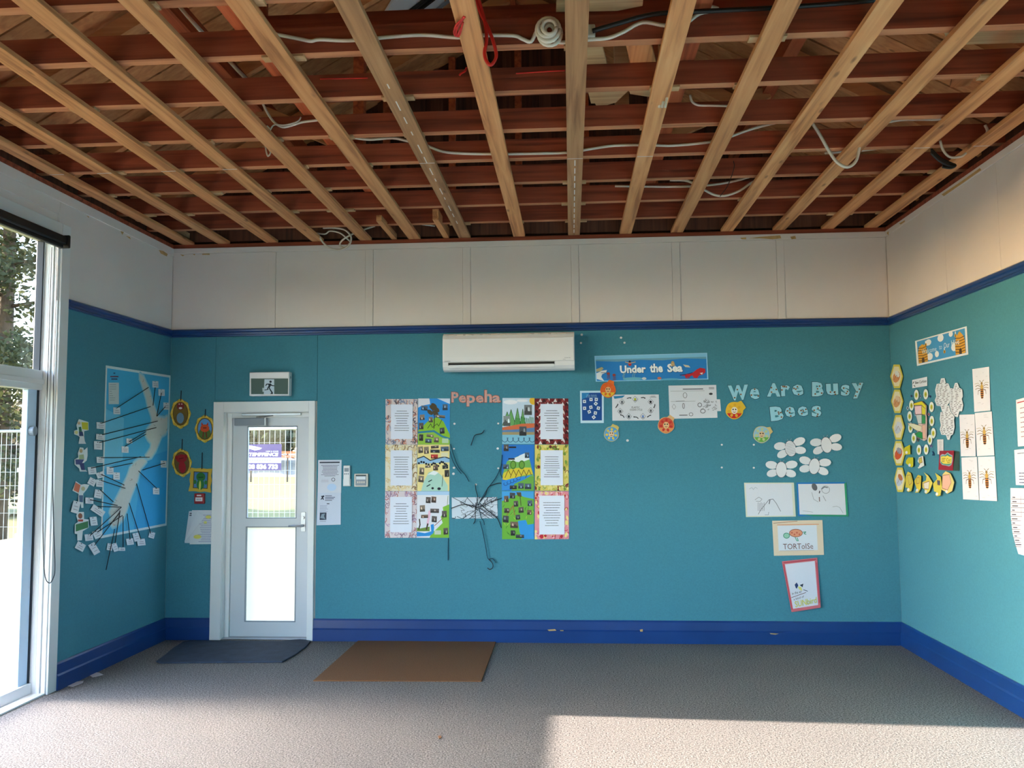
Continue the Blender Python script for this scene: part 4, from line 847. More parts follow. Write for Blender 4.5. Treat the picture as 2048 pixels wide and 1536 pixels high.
# pale blue cut-out letters
LG = 'pale blue bee-patterned cut-out letters'
k = conv(1430, 740, .2213)
for ch, a, b, c, d, rot, lab in (('W', 120, 137, 300, 272, -.06, 'capital W beginning the word We'), ('e', 315, 165, 400, 262, 0, 'e ending the word We'), ('A', 470, 120, 590, 240, 0, 'capital A of the word Are'), ('r', 597, 140, 676, 235, -.05, 'r in the word Are'), ('e', 697, 133, 796, 230, -.1, 'e ending the word Are'),
    ('B', 877, 110, 980, 237, 0, 'capital B of the word Busy'), ('u', 1005, 125, 1110, 225, -.05, 'u in the word Busy'), ('s', 1137, 135, 1215, 233, 0, 's in the word Busy'), ('y', 1240, 118, 1342, 255, -.06, 'y ending the word Busy'),
    ('B', 500, 330, 616, 457, -.1, 'capital B of the word Bees'), ('e', 632, 332, 722, 425, -.08, 'first e in the word Bees'), ('e', 747, 330, 838, 416, -.12, 'second e in the word Bees'), ('s', 873, 325, 958, 421, -.05, 's ending the word Bees')):
    (x0, y0), (x1, y1) = k((a, b), (c, d)); v, f = text_shape(ch, {'e': .03, 's': .035}.get(ch, .05)); cx, cy = (x0+x1)/2, (y0+y1)/2
    def q(u, w_, g=0.): x, y = (u-.5)*(x1-x0+g), (w_-.5)*(y1-y0+g); return wall2d('B', cx+x*cos(rot)-y*sin(rot), cy+x*sin(rot)+y*cos(rot))
    a0, b0 = q(.5, .5); polys = []
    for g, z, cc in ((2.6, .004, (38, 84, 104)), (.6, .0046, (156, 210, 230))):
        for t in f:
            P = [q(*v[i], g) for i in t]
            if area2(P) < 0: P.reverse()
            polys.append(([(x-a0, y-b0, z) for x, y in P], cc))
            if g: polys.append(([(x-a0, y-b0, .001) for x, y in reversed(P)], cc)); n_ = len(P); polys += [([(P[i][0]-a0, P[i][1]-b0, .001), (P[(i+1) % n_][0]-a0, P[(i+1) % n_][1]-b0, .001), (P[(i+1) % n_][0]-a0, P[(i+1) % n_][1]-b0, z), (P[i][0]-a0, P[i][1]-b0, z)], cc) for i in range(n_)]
    mw = Matrix(((1, 0, 0, a0), (0, 0, -1, 0), (0, 1, 0, b0), (0, 0, 0, 1)))
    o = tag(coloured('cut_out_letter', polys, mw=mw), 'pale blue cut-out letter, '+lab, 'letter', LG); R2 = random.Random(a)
    bees = []
    for i in range(4):
        t = R2.choice(f); P = [q(*v[j]) for j in t]; x, y = sum(p[0] for p in P)/len(P)-a0, sum(p[1] for p in P)/len(P)-b0
        for dx, cc in ((-.004, (150, 96, 60)), (0, (90, 50, 40)), (.004, (170, 120, 70))): bees.append(([(x+dx-.0025, y-.006, .0049), (x+dx+.0025, y-.006, .0049), (x+dx+.0025, y+.006, .0049), (x+dx-.0025, y+.006, .0049)], cc))
    coloured('bee_print', bees, o)
# white paper bees
for i, (cx, cy, rot, lab) in enumerate(((680, 710, -.22, 'striped white paper bee above the other lined pair, left of the plain one'), (1005, 678, -.2, 'plain white paper bee highest on the right'), (597, 900, 0, 'white paper bee lowest on the left, above the walking-animal drawing'), (895, 870, .12, 'white paper bee lowest on the right, above the blue-framed drawing'))):
    (c0, c1), = k((cx, cy)); S_ = .2213
    def E(x, y, rx, ry, r, n=14): return [(c0+S_*((x+rx*cos(t)*cos(r)-ry*sin(t)*sin(r))*cos(rot)-(y+rx*cos(t)*sin(r)+ry*sin(t)*cos(r))*sin(rot)), c1+S_*((x+rx*cos(t)*cos(r)-ry*sin(t)*sin(r))*sin(rot)+(y+rx*cos(t)*sin(r)+ry*sin(t)*cos(r))*cos(rot))) for t in [2*pi*j/n for j in range(n)]]
    s = Sheet('paper_bee', 'B', E(0, 0, 52, 75, 0, 18), (226, 226, 234), lab, 'paper bee', 'white paper bees', off=.008, unit=False); s.line(E(0, 0, 50, 73, 0, 18)+E(0, 0, 50, 73, 0, 18)[:1], 1, (90, 90, 104), 'outline')
    for nm, w in (('wing', E(-88, -42, 56, 36, .15)), ('wing', E(-82, 32, 52, 34, -.25)), ('wing', E(90, -45, 56, 36, -.15)), ('wing', E(82, 34, 52, 34, .3))):
        P = [wall2d('B', *p) for p in w]; 
        if area2(P) < 0: P.reverse()
        F = [(a-s.a0, b-s.b0, .0062+abs(a-s.a0)*.05) for a, b in P]; n_ = len(F); polys = [(F, (226, 226, 234)), ([(x, y, z-.001) for x, y, z in reversed(F)], (226, 226, 234))]+[([(*F[j][:2], F[j][2]-.001), (*F[(j+1) % n_][:2], F[(j+1) % n_][2]-.001), F[(j+1) % n_], F[j]], (150, 150, 160)) for j in range(n_)]
        coloured(nm, polys, s.root)
    if i == 0:
        for y in range(-50, 61, 14): s.line([E(0, y, 40, 1, 0, 2)[1], E(0, y, 40, 1, 0, 2)[0]], .7, (150, 150, 164), 'stripe')
    s.line([E(-10, -72, 4, 4, 0, 4)[0], E(-14, -88, 4, 4, 0, 4)[0]], .8, (150, 160, 176), 'antenna'); s.line([E(10, -72, 4, 4, 0, 4)[0], E(24, -86, 4, 4, 0, 4)[0]], .8, (150, 160, 176), 'antenna'); s.done()
# children's drawings
k = conv(1480, 950, .1888); DG = 'children drawings below the paper bees'
def kid(q, base, inner, ic, label, tilt=.01):
    s = Sheet('child_drawing', 'B', k(*q), base, label, 'drawing', DG, tilt=tilt); s.rect(*inner, ic, 'paper_field'); return s
s = kid(((42, 82), (570, 80), (590, 440), (62, 445)), (214, 216, 200), (.03, .03, .95, .97), (216, 218, 230), 'faint pencil drawing of a long-legged animal on white paper')
s.line([(.1, .18), (.15, .14), (.18, .2), (.22, .13), (.26, .17)], .9, (170, 176, 190)).line([(.2, .5), (.28, .42), (.34, .48), (.3, .55), (.22, .54)], 1, (150, 150, 162)); [s.line([(.26+.03*i, .58+.02*(i % 2)), (.25+.03*i, .82)], 1.1, (150, 152, 166)) for i in range(5)]
s.line([(.25, .92), (.3, .8), (.42, .6), (.48, .5), (.56, .48), (.62, .6), (.7, .84)], 1.1, (120, 122, 136)).line([(.5, .5), (.48, .62)], 1.6, (90, 92, 104)).line([(.38, .94), (.45, .94), (.46, .86)], 1, (150, 152, 166)); s.done()
s = kid(((595, 78), (1123, 73), (1145, 440), (612, 435)), (40, 120, 190), (.035, .05, .96, .95), (216, 218, 230), 'pencil drawing with a dark balloon in a blue and green painted border')
s.poly([(.96, .05), (1, 0), (1, 1), (.96, .95)], (50, 150, 110), 'border').poly([(.05, .95), (.96, .95), (1, 1), (.3, 1)], (40, 140, 110), 'border').oval(.36, .14, .055, .11, (96, 98, 106), rot=-.15).loop(.58, .22, .08, .11, 1, (150, 152, 164)).line([(.5, .2), (.56, .14), (.62, .16)], 2, (110, 112, 124)).line([(.46, .26), (.45, .32)], 2, (70, 72, 84)).line([(.445, .44), (.445, .56)], 1.6, (110, 80, 80)).line([(.3, .3), (.33, .5), (.42, .58)], 1, (160, 162, 174)).line([(.52, .4), (.57, .55)], 1.2, (150, 152, 164)).line([(.1, .84), (.3, .88)], .9, (170, 172, 184)).line([(.7, .72), (.78, .70), (.84, .74), (.9, .9)], .9, (165, 167, 178)); s.done()
s = kid(((340, 485), (872, 477), (888, 845), (358, 855)), (224, 204, 182), (.10, .14, .88, .86), (216, 220, 232), 'crayon drawing of a tortoise lettered Tortoise in a peach border')
s.line([(.02, .07), (.5, .02)], 1, (150, 110, 90), 'border').line([(.1, .12), (.92, .12)], 1.8, (222, 160, 130), 'border').oval(.46, .36, .13, .11, (222, 150, 120)).loop(.46, .36, .13, .11, 1.2, (150, 90, 70)); [s.oval(.38+.05*i, .35+.05*(i % 2), .018, .025, (200, 100, 80)) for i in range(4)]
s.oval(.27, .43, .06, .075, (150, 200, 180)).loop(.27, .43, .06, .075, 1.2, (50, 130, 110)).line([(.60, .34), (.66, .33), (.62, .38), (.66, .4)], 1.4, (60, 140, 110)).line([(.44, .48), (.47, .58), (.50, .58), (.48, .5)], 1.6, (80, 160, 140)).text('TORToISe', .19, .66, .79, .82, (120, 84, 80), 'lettering', bold=.0).line([(.12, .86), (.8, .86)], .8, (190, 170, 170)); s.done()
s = kid(((442, 915), (818, 875), (848, 1400), (540, 1448)), (206, 110, 120), (.07, .06, .92, .94), (216, 218, 232), 'tilted drawing lettered Sunbird in a red painted border, lowest on the wall', tilt=.04)
s.line([(.04, .03), (.96, .03)], 1.6, (180, 60, 76), 'border').line([(.03, .06), (.03, .95)], 1.6, (186, 70, 84), 'border').line([(.97, .1), (.97, .9)], 1.6, (186, 70, 84), 'border').poly([(.25, .48), (.32, .44), (.36, .5), (.3, .56), (.27, .55)], (40, 60, 110)).poly([(.4, .5), (.52, .48), (.48, .55)], (40, 50, 70)).poly([(.34, .52), (.44, .54), (.46, .62), (.36, .58)], (220, 214, 120)).line([(.5, .6), (.62, .64)], 1.2, (60, 70, 90))
s.text('in the air', .12, .62, .44, .67, (50, 36, 40), 'lettering', bold=.0, skew=-.02).line([(.08, .72), (.56, .66)], 1, (110, 70, 80)).text('a kind of', .14, .74, .48, .78, (60, 40, 46), 'lettering', bold=.0, skew=-.03).text('SUNbird', .15, .80, .88, .92, (206, 200, 90), 'lettering', bold=.01, skew=-.03); s.done()
# small white adhesive dabs left on the wall
def dab(x, y, r, lab):
    p = on(x, y, 1, 0); o = MB().prism([(r*cos(t*pi/4), r*.9*sin(t*pi/4)) for t in range(8)], lambda a, b, t: (a, -t, b), 0, .004).build('adhesive_dab', M['white']); o.location = p; tag(o, lab, 'adhesive dab', 'white adhesive dabs on the wall')
for x, y, r, lab in ((1163.5, 669.5, .011, 'upper white dab just right of the air conditioner'), (1162, 686, .010, 'lower white dab just right of the air conditioner'), (1242, 675.5, .011, 'upper white dab above the sea banner'), (1249, 685.5, .010, 'lower white dab above the sea banner'), (1443.5, 889.5, .009, 'small white dab under the yellow and red fish'), (1507.5, 889.5, .009, 'small white dab left of the green paper fish'), (1443.5, 935, .009, 'small white dab lower left of the paper bees'), (1507.5, 935.5, .009, 'small white dab closest left of the paper bees'),
    (909, 847.5, .010, 'upper white dab right of the tree poster'), (908, 897.5, .009, 'white dab right of the mountain poster top'), (908, 935.5, .011, 'upper of two near white dabs left of the threads'), (907, 947.5, .012, 'lower of two near white dabs left of the threads'), (996.5, 847, .009, 'white dab left of the pencilled mountain poster'), (995.5, 897, .011, 'white dab left of the white peak poster'), (996.5, 936.5, .009, 'white dab low beside the white peak poster'), (952, 969, .010, 'white dab above the street map'), (1255, 881, .012, 'white paper remnant right of the blue and yellow fish')): dab(x, y, r, lab)

# ---- framed monsters, call point and papers between corner and door
k = conv(330, 770, .2148)
def gold(cx, cy, rx, ry, label, inner, square=False, rot=0., pin=(0, 0)):
    def q(x, y): (p,) = k((cx+x*cos(rot)-y*sin(rot), cy+x*sin(rot)+y*cos(rot))); return p
    if square: out = [q(*p) for p in ((-rx, -ry), (-rx*.5, -ry*.94), (0, -ry), (rx*.5, -ry*.95), (rx, -ry), (rx*.9, -ry*.4), (rx, 0), (rx*.9, ry*.5), (rx, ry), (rx*.4, ry*.93), (0, ry), (-rx*.5, ry*.94), (-rx*1.05, ry*.98), (-rx*.92, ry*.4), (-rx, 0), (-rx*.93, -ry*.5))]
    else: out = [q(rx*(1+.07*cos(8*t))*cos(t), ry*(1+.05*cos(8*t))*sin(t)) for t in [2*pi*i/32 for i in range(32)]]
    s = Sheet('framed_monster', 'B', out, (206, 170, 60), label, 'picture', 'gold paper picture frames with monsters', off=.007, th=.003, unit=False)
    def O(x, y, a, b, c, part, r=0): s.poly([q(x+a*cos(t)*cos(r)-b*sin(t)*sin(r), y+a*cos(t)*sin(r)+b*sin(t)*cos(r)) for t in [2*pi*i/16 for i in range(16)]], c, part)
    if square: s.poly([q(-rx*.66, -ry*.70), q(rx*.66, -ry*.70), q(rx*.66, ry*.70), q(-rx*.66, ry*.70)], (90, 66, 30), 'frame_edge'); s.poly([q(-rx*.58, -ry*.64), q(rx*.58, -ry*.64), q(rx*.58, ry*.64), q(-rx*.58, ry*.64)], inner[0], 'picture')
    else:
        O(0, 0, rx*.80, ry*.82, (90, 66, 30), 'frame_edge'); O(0, 0, rx*.72, ry*.75, inner[0], 'picture'); O(0, ry*.32, rx*.62, ry*.42, inner[1], 'picture')
        for i in range(8): t = 2*pi*i/8+.2; s.line([q(rx*.92*cos(t+d), ry*.92*sin(t+d)) for d in (-.18, 0, .18)], 1.2, (240, 214, 110), 'scroll'); s.line([q(rx*.98*cos(t+d), ry*.98*sin(t+d)) for d in (.2, .35)], 1, (120, 92, 30), 'scroll')
    inner[2](O, s, q); s.done()
    thread('B', k((cx+pin[0], cy-ry*.9), (cx+pin[0]+4, pin[1])), 'dark hanging cord above the '+label.split(' with ')[0], 'wool', .004, .006, 'cords holding the gold paper frames', 'hanging_cord', 'cord', sm=False)
def m1(O, s, q): O(0, -70, 34, 36, (130, 40, 46), 'monster'); O(0, -52, 16, 10, (226, 220, 220), 'monster'); O(-2, 40, 34, 50, (110, 140, 170), 'monster'); O(-12, -90, 6, 6, (230, 200, 200), 'monster'); O(12, -90, 6, 6, (230, 200, 200), 'monster')
def m2(O, s, q): O(0, -5, 42, 36, (206, 80, 40), 'monster'); s.poly([q(-34, -30), q(-30, -62), q(-14, -38)], (190, 60, 40), 'monster'); s.poly([q(34, -30), q(30, -62), q(14, -38)], (190, 60, 40), 'monster'); s.line([q(-12, 30), q(-18, 80)], 2, (120, 40, 30), 'monster'); s.line([q(12, 30), q(18, 80)], 2, (120, 40, 30), 'monster'); s.line([q(-14, -8), q(14, -8)], 2, (90, 30, 30), 'monster')
def m3(O, s, q): O(0, -40, 50, 40, (150, 24, 36), 'monster'); O(0, 40, 34, 55, (160, 28, 38), 'monster'); O(-45, -55, 14, 18, (140, 20, 30), 'monster'); O(45, -55, 14, 18, (140, 20, 30), 'monster'); s.line([q(-20, -40), q(20, -44)], 1.6, (90, 10, 20), 'monster')
def m4(O, s, q): O(0, -30, 42, 42, (40, 110, 50), 'monster'); O(0, 40, 36, 50, (46, 120, 56), 'monster'); O(-4, 50, 10, 45, (206, 200, 90), 'monster'); O(-52, 20, 14, 20, (40, 110, 50), 'monster'); O(50, 20, 14, 20, (40, 110, 50), 'monster'); s.line([q(-20, -24), q(22, -28)], 1.6, (20, 60, 30), 'monster')
gold(148, 268, 90, 135, 'gold scrolled paper frame with a red-headed monster in blue', ((120, 96, 40), (110, 90, 44), m1), pin=(4, 52))
gold(374, 408, 90, 125, 'gold oval paper frame with an orange horned monster', ((90, 150, 210), (84, 110, 50), m2), pin=(5, 225))
gold(160, 725, 88, 128, 'tilted gold oval paper frame with a dark red monster', ((110, 80, 40), (96, 80, 40), m3), rot=-.10, pin=(0, 503))
gold(335, 885, 104, 112, 'square gold paper frame with a green monster', ((70, 120, 170), None, m4), True, .05, pin=(12, 628))
cpx = on(401, 997, 1, 0)
e = empty('call_point', (cpx.x, 0, cpx.z)); MB().box(-.046, .046, -.03, 0, -.046, .046).build('housing', M['red_plastic'], e, bevel=.006); MB().box(-.032, .032, -.034, -.0295, -.022, .012).build('press_panel', M['white'], e, bevel=.002); MB().box(-.02, .02, -.033, -.0295, .022, .034).build('label_strip', M['white'], e)
for a in (-.02, -.012, -.004, .006, .014): MB().box(a, a+.005, -.0346, -.0339, -.012, .0).build('printed_mark', M['grey'], e)
tag(e, 'red fire alarm call point with white panel under the gold frames', 'call point')
s = Sheet('paper_sheet', 'B', k((225, 1175), (445, 1170), (440, 1475), (185, 1470)), (206, 210, 220), 'rear loose white sheet pinned beside the door with grey heading bars', 'paper', 'loose papers pinned beside the door', off=.003, tilt=.01); s.rect(.04, .05, .40, .09, (90, 96, 110), 'printed_text').rect(.04, .11, .38, .15, (90, 96, 110), 'printed_text').done()
s = Sheet('paper_sheet', 'B', k((255, 1165), (470, 1165), (468, 1480), (235, 1482)), (214, 218, 226), 'front loose white sheet beside the door with yellow highlighted writing', 'paper', 'loose papers pinned beside the door', off=.009, tilt=.01)
s.rows(.3, .98, .12, .95, 16, (150, 150, 190), 1, seed=4).oval(.72, .2, .12, .05, (226, 222, 120)).oval(.3, .78, .16, .06, (226, 216, 110)).oval(.6, .36, .07, .04, (226, 222, 130)).done()
s = Sheet('paper_sheet', 'B', k((310, 1178), (382, 1222), (240, 1405), (190, 1455)), (218, 222, 230), 'narrow folded white slip lying diagonally over the loose sheets', 'paper', 'loose papers pinned beside the door', off=.02, tilt=.0); s.done()

# ---- notices and controls right of the door
k = conv(625, 910, .09766)
s = Sheet('notice_sheet', 'B', k((120, 105), (598, 100), (588, 780), (108, 785)), (214, 218, 234), 'upper printed white notice right of the door with a dark heading bar', 'notice', 'notices right of the door', tilt=.004)
s.rect(.06, .05, .92, .095, (70, 74, 92), 'printed_text').rows(.12, .9, .14, .5, 9, (110, 112, 140), 1, seed=2, fill=(.5, 1)).loop(.66, .59, .07, .05, 1, (70, 70, 84)).oval(.6, .82, .2, .11, (190, 214, 246)).rows(.1, .5, .58, .68, 2, (180, 170, 190), .8, seed=9).done()
s = Sheet('notice_sheet', 'B', k((108, 775), (585, 770), (580, 1425), (88, 1438)), (206, 214, 234), 'lower printed white notice right of the door with a small dark photo', 'notice', 'notices right of the door', off=.0045, tilt=.004)
s.poly([(.14, .10), (.28, .08), (.29, .13), (.24, .14), (.28, .21), (.24, .22), (.21, .18), (.16, .22), (.14, .20), (.19, .14)], (40, 44, 66), 'logo').rows(.33, .78, .07, .26, 4, (70, 74, 100), 1.2, seed=3, centre=False).rows(.38, .54, .32, .36, 1, (50, 54, 76), 1.6, seed=4).rows(.12, .5, .38, .6, 6, (150, 160, 190), .8, seed=5, centre=False).rect(.12, .61, .40, .84, (50, 60, 80), 'photo').poly([(.14, .78), (.2, .66), (.34, .64), (.3, .72), (.36, .82), (.28, .8)], (130, 150, 170), 'photo').rows(.12, .4, .87, .9, 1, (140, 146, 170), .9, seed=6).done()
def BX(name, parent, m, base, x0, x1, d0, d1, z0, z1, bevel=.003): return MB().box(x0-base[0], x1-base[0], -d1, -d0, z0-base[1], z1-base[1]).build(name, M[m], parent, bevel=bevel)
def PXZ(x, y): p = on(x, y, 1, -.02); return p.x, p.z
x0, z1 = PXZ(686.5, 931); x1, z0 = PXZ(700.5, 972.5); e = empty('remote_control', (x0, 0, z0)); b = (x0, z0); tag(e, 'white remote control in its wall holder beside the notices', 'remote control')
w_, h_ = x1-x0, z1-z0
bo = BX('remote_body', e, 'ac', b, x0+.002, x1-.002, .008, .026, z0+.004, z1, .006); BX('wall_holder', e, 'ac', b, x0-.002, x1+.002, 0, .018, z0, z0+h_*.35, .004); BX('display', bo, 'grey', b, x0+w_*.18, x1-w_*.2, .026, .0268, z0+h_*.70, z0+h_*.88, 0)
for i in range(3): BX('button', bo, 'grey', b, x0+w_*(.18+.24*i), x0+w_*(.32+.24*i), .026, .028, z0+h_*.56, z0+h_*.63, .001)
x0, z1 = PXZ(708.5, 947.5); x1, z0 = PXZ(736, 973.5); e = empty('thermostat', (x0, 0, z0)); b = (x0, z0); w_, h_ = x1-x0, z1-z0; tag(e, 'square cream thermostat panel with grey screen right of the remote', 'thermostat')
BX('housing', e, 'cream', b, x0, x1, 0, .022, z0, z1, .004); fo = BX('fascia', e, 'grey', b, x0+w_*.1, x1-w_*.12, .022, .0235, z0+h_*.1, z1-h_*.08, 0); BX('screen', fo, 'sheet_metal', b, x0+w_*.15, x1-w_*.18, .0235, .0245, z0+h_*.56, z0+h_*.78, 0); BX('label_bar', fo, 'black', b, x0+w_*.12, x1-w_*.14, .0235, .024, z0+h_*.83, z0+h_*.91, 0)
for i in range(4): BX('button', fo, 'cream', b, x0+w_*(.22+.15*i), x0+w_*(.32+.15*i), .0235, .0255, z0+h_*.28, z0+h_*.42, .001)
# ---- exit sign box over the door
def P2(x, y, d): p = on(x, y, 1, -d); return p.x, p.z
d = .075; x0, z1 = P2(499, 744.5, d); x1, z0 = P2(578, 791, d); e = empty('exit_sign', (x0, 0, z0)); b = (x0, z0); w_, h_ = x1-x0, z1-z0
tag(e, 'white emergency exit sign box with running figure above the door', 'exit sign')
BX('housing', e, 'ac', b, x0, x1, 0, d, z0, z1, .006); BX('top_band', e, 'ac', b, x0+.004, x1-.004, d, d+.004, z0+h_*.74, z1-.004, .002); BX('side_knob', e, 'grey', b, x1, x1+.003, .03, .05, z0+h_*.72, z0+h_*.82, 0)
kk = conv(490, 735, .08136)
def ex(name, pts, c, dd):
    q = [P2(*p, d+dd) for p in kk(*pts)]; q = [(x-x0, z-z0) for x, z in q]
    if area2(q) < 0: q.reverse()
    return coloured(name, [([(x, -(d+dd), z) for x, z in q], c)], e)
sp = ex('sign_panel', ((148, 270), (1060, 270), (1055, 655), (150, 655)), (84, 104, 100), .0012); ex('pictogram_field', ((478, 290), (718, 290), (718, 655), (462, 655)), (206, 222, 238), .0020); ex('pictogram_field', ((425, 500), (470, 500), (470, 600), (430, 600)), (190, 206, 214), .0020)
man = []
for pts in ([(628+30*cos(t), 350+30*sin(t)) for t in [2*pi*i/12 for i in range(12)]], ((560, 395), (640, 395), (640, 440), (605, 500), (555, 500), (580, 440)), ((560, 395), (520, 400), (500, 450), (515, 460), (540, 420), (575, 420)), ((630, 395), (670, 435), (722, 440), (720, 460), (660, 458), (618, 420)), ((600, 490), (680, 610), (650, 620), (570, 490)), ((650, 612), (680, 600), (690, 650), (620, 652)), ((565, 490), (580, 545), (480, 565), (478, 545), (545, 535), (545, 490))):
    q = [P2(*p, d+.0028) for p in kk(*pts)]; q = [(x-x0, z-z0) for x, z in q]
    if area2(q) < 0: q.reverse()
    man.append(([(x, -(d+.0028), z) for x, z in q], (34, 48, 62)))
coloured('running_figure', man, sp)
# ---- air conditioner
AD = .20; ax_0, _z = P2(885, 700, AD); ax_1, _z = P2(1149, 695, AD); zt_ = P2(1017, 664.5, AD)[1]; zb_ = P2(1017, 741, AD)[1]
ac = empty('air_conditioner', (ax_0, 0, zb_)); hh = zt_-zb_; ww = ax_1-ax_0; tag(ac, 'white wall-mounted air conditioner under the blue rail', 'air conditioner')
body = [(0, .02), (.12, 0), (.165, .012), (.19, .04), (.198, .10), (.198, hh-.045), (.185, hh-.02), (.15, hh), (0, hh)]
MB().prism(body, lambda p, q, t: (t, -p, q), 0, ww).build('housing', M['ac'], ac, bevel=.004)
MB().prism([(.198, .075), (.207, .08), (.209, .12), (.207, hh-.05), (.199, hh-.048)], lambda p, q, t: (t, -p, q), .006, ww-.006).build('front_panel', M['ac'], ac, bevel=.003)
sx0, sx1 = .05, ww*.848
MB().prism([(.1935, .050), (.1995, .062), (.2005, .072), (.198, .073), (.19, .055)], lambda p, q, t: (t, -p, q), sx0, sx1).build('outlet_slot', M['black'], ac)
MB().prism([(.181, .020), (.196, .030), (.203, .052), (.199, .054), (.19, .033), (.176, .024)], lambda p, q, t: (t, -p, q), sx0+.006, sx1-.004).build('louvre', M['ac'], ac, bevel=.001)
for i in range(14): MB().box(.05+i*(ww-.1)/14, .05+(i+.7)*(ww-.1)/14, -.186, -.176, hh-.018, hh-.0125).build('intake_slot', M['cream'], ac)
def actext(t, x, z, h_, w_):
    v, f = text_shape(t, 0.); coloured('printed_mark', [([(x+v[i][0]*w_, -.2105, z+(1-v[i][1])*h_) for i in q], (110, 110, 120)) for q in f], ac)
actext('DAIKIN', .022, .082, .008, .045); actext('INVERTER', ww-.085, .098, .006, .05); actext('timer', ww-.10, .086, .006, .026)

# ---- map, name cards and threads on the left wall
k = conv(130, 700, .2865)
s = Sheet('wall_map', 'L', k((283, 107), (735, 178), (707, 1225), (248, 1315)), (214, 226, 232), 'large blue wall map of long pale islands with threads pinned to it', 'map', off=.003)
s.rect(.02, .015, .98, .985, (70, 176, 224), 'sea'); s.poly([(.02, .25), (.3, .3), (.3, .55), (.02, .6)], (110, 196, 232), 'sea').poly([(.6, .55), (.98, .5), (.98, .985), (.5, .985)], (50, 160, 220), 'sea')
s.unit = False
NI = k((520, 170), (545, 190), (560, 225), (578, 262), (590, 300), (600, 340), (615, 385), (630, 430), (645, 470), (690, 480), (712, 465), (712, 540), (700, 580), (670, 600), (655, 640), (630, 700), (600, 745), (575, 755), (560, 740), (595, 690), (600, 650), (575, 620), (560, 590), (570, 560), (600, 520), (605, 480), (590, 430), (575, 390), (565, 340), (550, 290), (535, 240), (520, 200))
SI = k((540, 760), (565, 775), (545, 800), (520, 830), (510, 870), (500, 910), (480, 960), (460, 1010), (440, 1070), (420, 1130), (400, 1180), (360, 1220), (330, 1230), (310, 1200), (320, 1160), (310, 1130), (330, 1090), (350, 1050), (375, 1000), (400, 950), (430, 890), (450, 830), (480, 790), (510, 765))
for isl in (NI, SI):
    s.line(isl+isl[:1], 11, (140, 200, 224), 'shallow_water'); s.line(isl+isl[:1], 6, (170, 208, 220), 'shallow_water')
    s.poly(isl, (206, 206, 204), 'island')
Rm = random.Random(5)
for isl in (NI, SI):
    for i in range(34):
        p = Rm.choice(isl); q = Rm.choice(isl); t = Rm.uniform(.2, .8); x, y = p[0]*(1-t)+q[0]*t, p[1]*(1-t)+q[1]*t
        if abs(p[1]-q[1]) > 25: continue
        s.line([(x, y), (x+Rm.uniform(-3, 3), y+Rm.uniform(-3, 3)), (x+Rm.uniform(-4, 4), y+Rm.uniform(-5, 5))], .7, Rm.choice([(160, 150, 150), (180, 140, 130), (140, 150, 150)]), 'island')
(a, b), (c, d_) = k((300, 228), (372, 378)); s.rect(a, b, c, d_, (206, 214, 216), 'legend').unit = False
for i in range(8): s.line([(a+2, b+4+i*4.4), (a+2+Rm.uniform(4, 14), b+4+i*4.4)], .7, (130, 140, 150), 'legend')
for y, w_, cc in ((162, 10, (40, 70, 120)), (186, 55, (120, 60, 90)), (203, 40, (60, 70, 110))): (x, yy), = k((340-w_/2, y)); s.line([(x, yy), (x+w_*.2865, yy)], 2.2, cc, 'title')
s.done()
CG = 'small white name cards around the wall map'
ordn = ['topmost', 'second', 'third', 'fourth', 'fifth', 'sixth', 'seventh', 'eighth', 'ninth', 'tenth', 'eleventh', 'twelfth', 'thirteenth', 'fourteenth', 'fifteenth', 'sixteenth', 'lowest']
def card(cx, cy, w_, h_, rot, label, off):
    q = [(cx+x*cos(rot)-y*sin(rot), cy+x*sin(rot)+y*cos(rot)) for x, y in ((-w_/2, -h_/2), (w_/2, -h_/2), (w_/2, h_/2), (-w_/2, h_/2))]
    s = Sheet('name_card', 'L', k(*q), (226, 228, 236), label, 'card', CG, off=off, tilt=.06); s.rows(.15, .9, .3, .85, 2, (150, 130, 150), .8, seed=int(cx), fill=(.6, .9)).oval(.45, .12, .07, .06, (50, 40, 60), 'pin', n=7).done()
left = [(243, 528, 58, 46, .05), (237, 607, 52, 40, .08), (222, 666, 56, 58, .05), (236, 767, 48, 42, 0), (183, 842, 56, 52, -.08), (240, 872, 55, 40, -.3), (180, 920, 50, 50, .5), (234, 930, 52, 50, .05), (225, 1005, 50, 58, .2), (163, 1052, 55, 42, .05), (220, 1122, 95, 46, .6), (190, 1195, 48, 60, -.1), (220, 1285, 58, 55, -.4), (160, 1308, 56, 46, -.1), (65, 1097, 50, 84, .3), (193, 1387, 48, 80, -.5), (100, 1372, 60, 54, .5)]
order = sorted(range(len(left)), key=lambda i: left[i][1])
for r, i in enumerate(order): card(*left[i], 'white name card left of the wall map, %s from the top' % ordn[r] if 0 < r < 16 else 'white name card left of the wall map, %s of them' % ordn[r], .006+.0012*(i % 4))
for cx, cy, w_, h_, lab in ((355, 425, 48, 48, 'on the sea below the map legend box'), (625, 240, 42, 46, 'highest on the map near the northern tip'), (668, 297, 44, 46, 'second highest on the map right of the northern tip'), (702, 392, 42, 50, 'on the map at its right edge'), (443, 635, 40, 34, 'on the map sea, upper of the middle pair'), (413, 695, 48, 44, 'on the map sea, lower of the middle pair'), (308, 842, 48, 54, 'on the map at its left edge, upper of two'), (353, 880, 45, 50, 'on the map at its left edge, lower of two'), (683, 797, 40, 48, 'on the map sea right of the strait'), (630, 985, 44, 46, 'on the map sea lowest on the right')): card(cx, cy, w_, h_, .04, 'white name card '+lab, .0065)
bl = [(306, 1375, 36, 48, .2), (342, 1378, 36, 58, -.3), (390, 1390, 42, 24, 0), (448, 1338, 48, 44, -.1), (492, 1306, 44, 58, -.2), (524, 1342, 54, 46, -.1), (600, 1292, 38, 44, .3)]
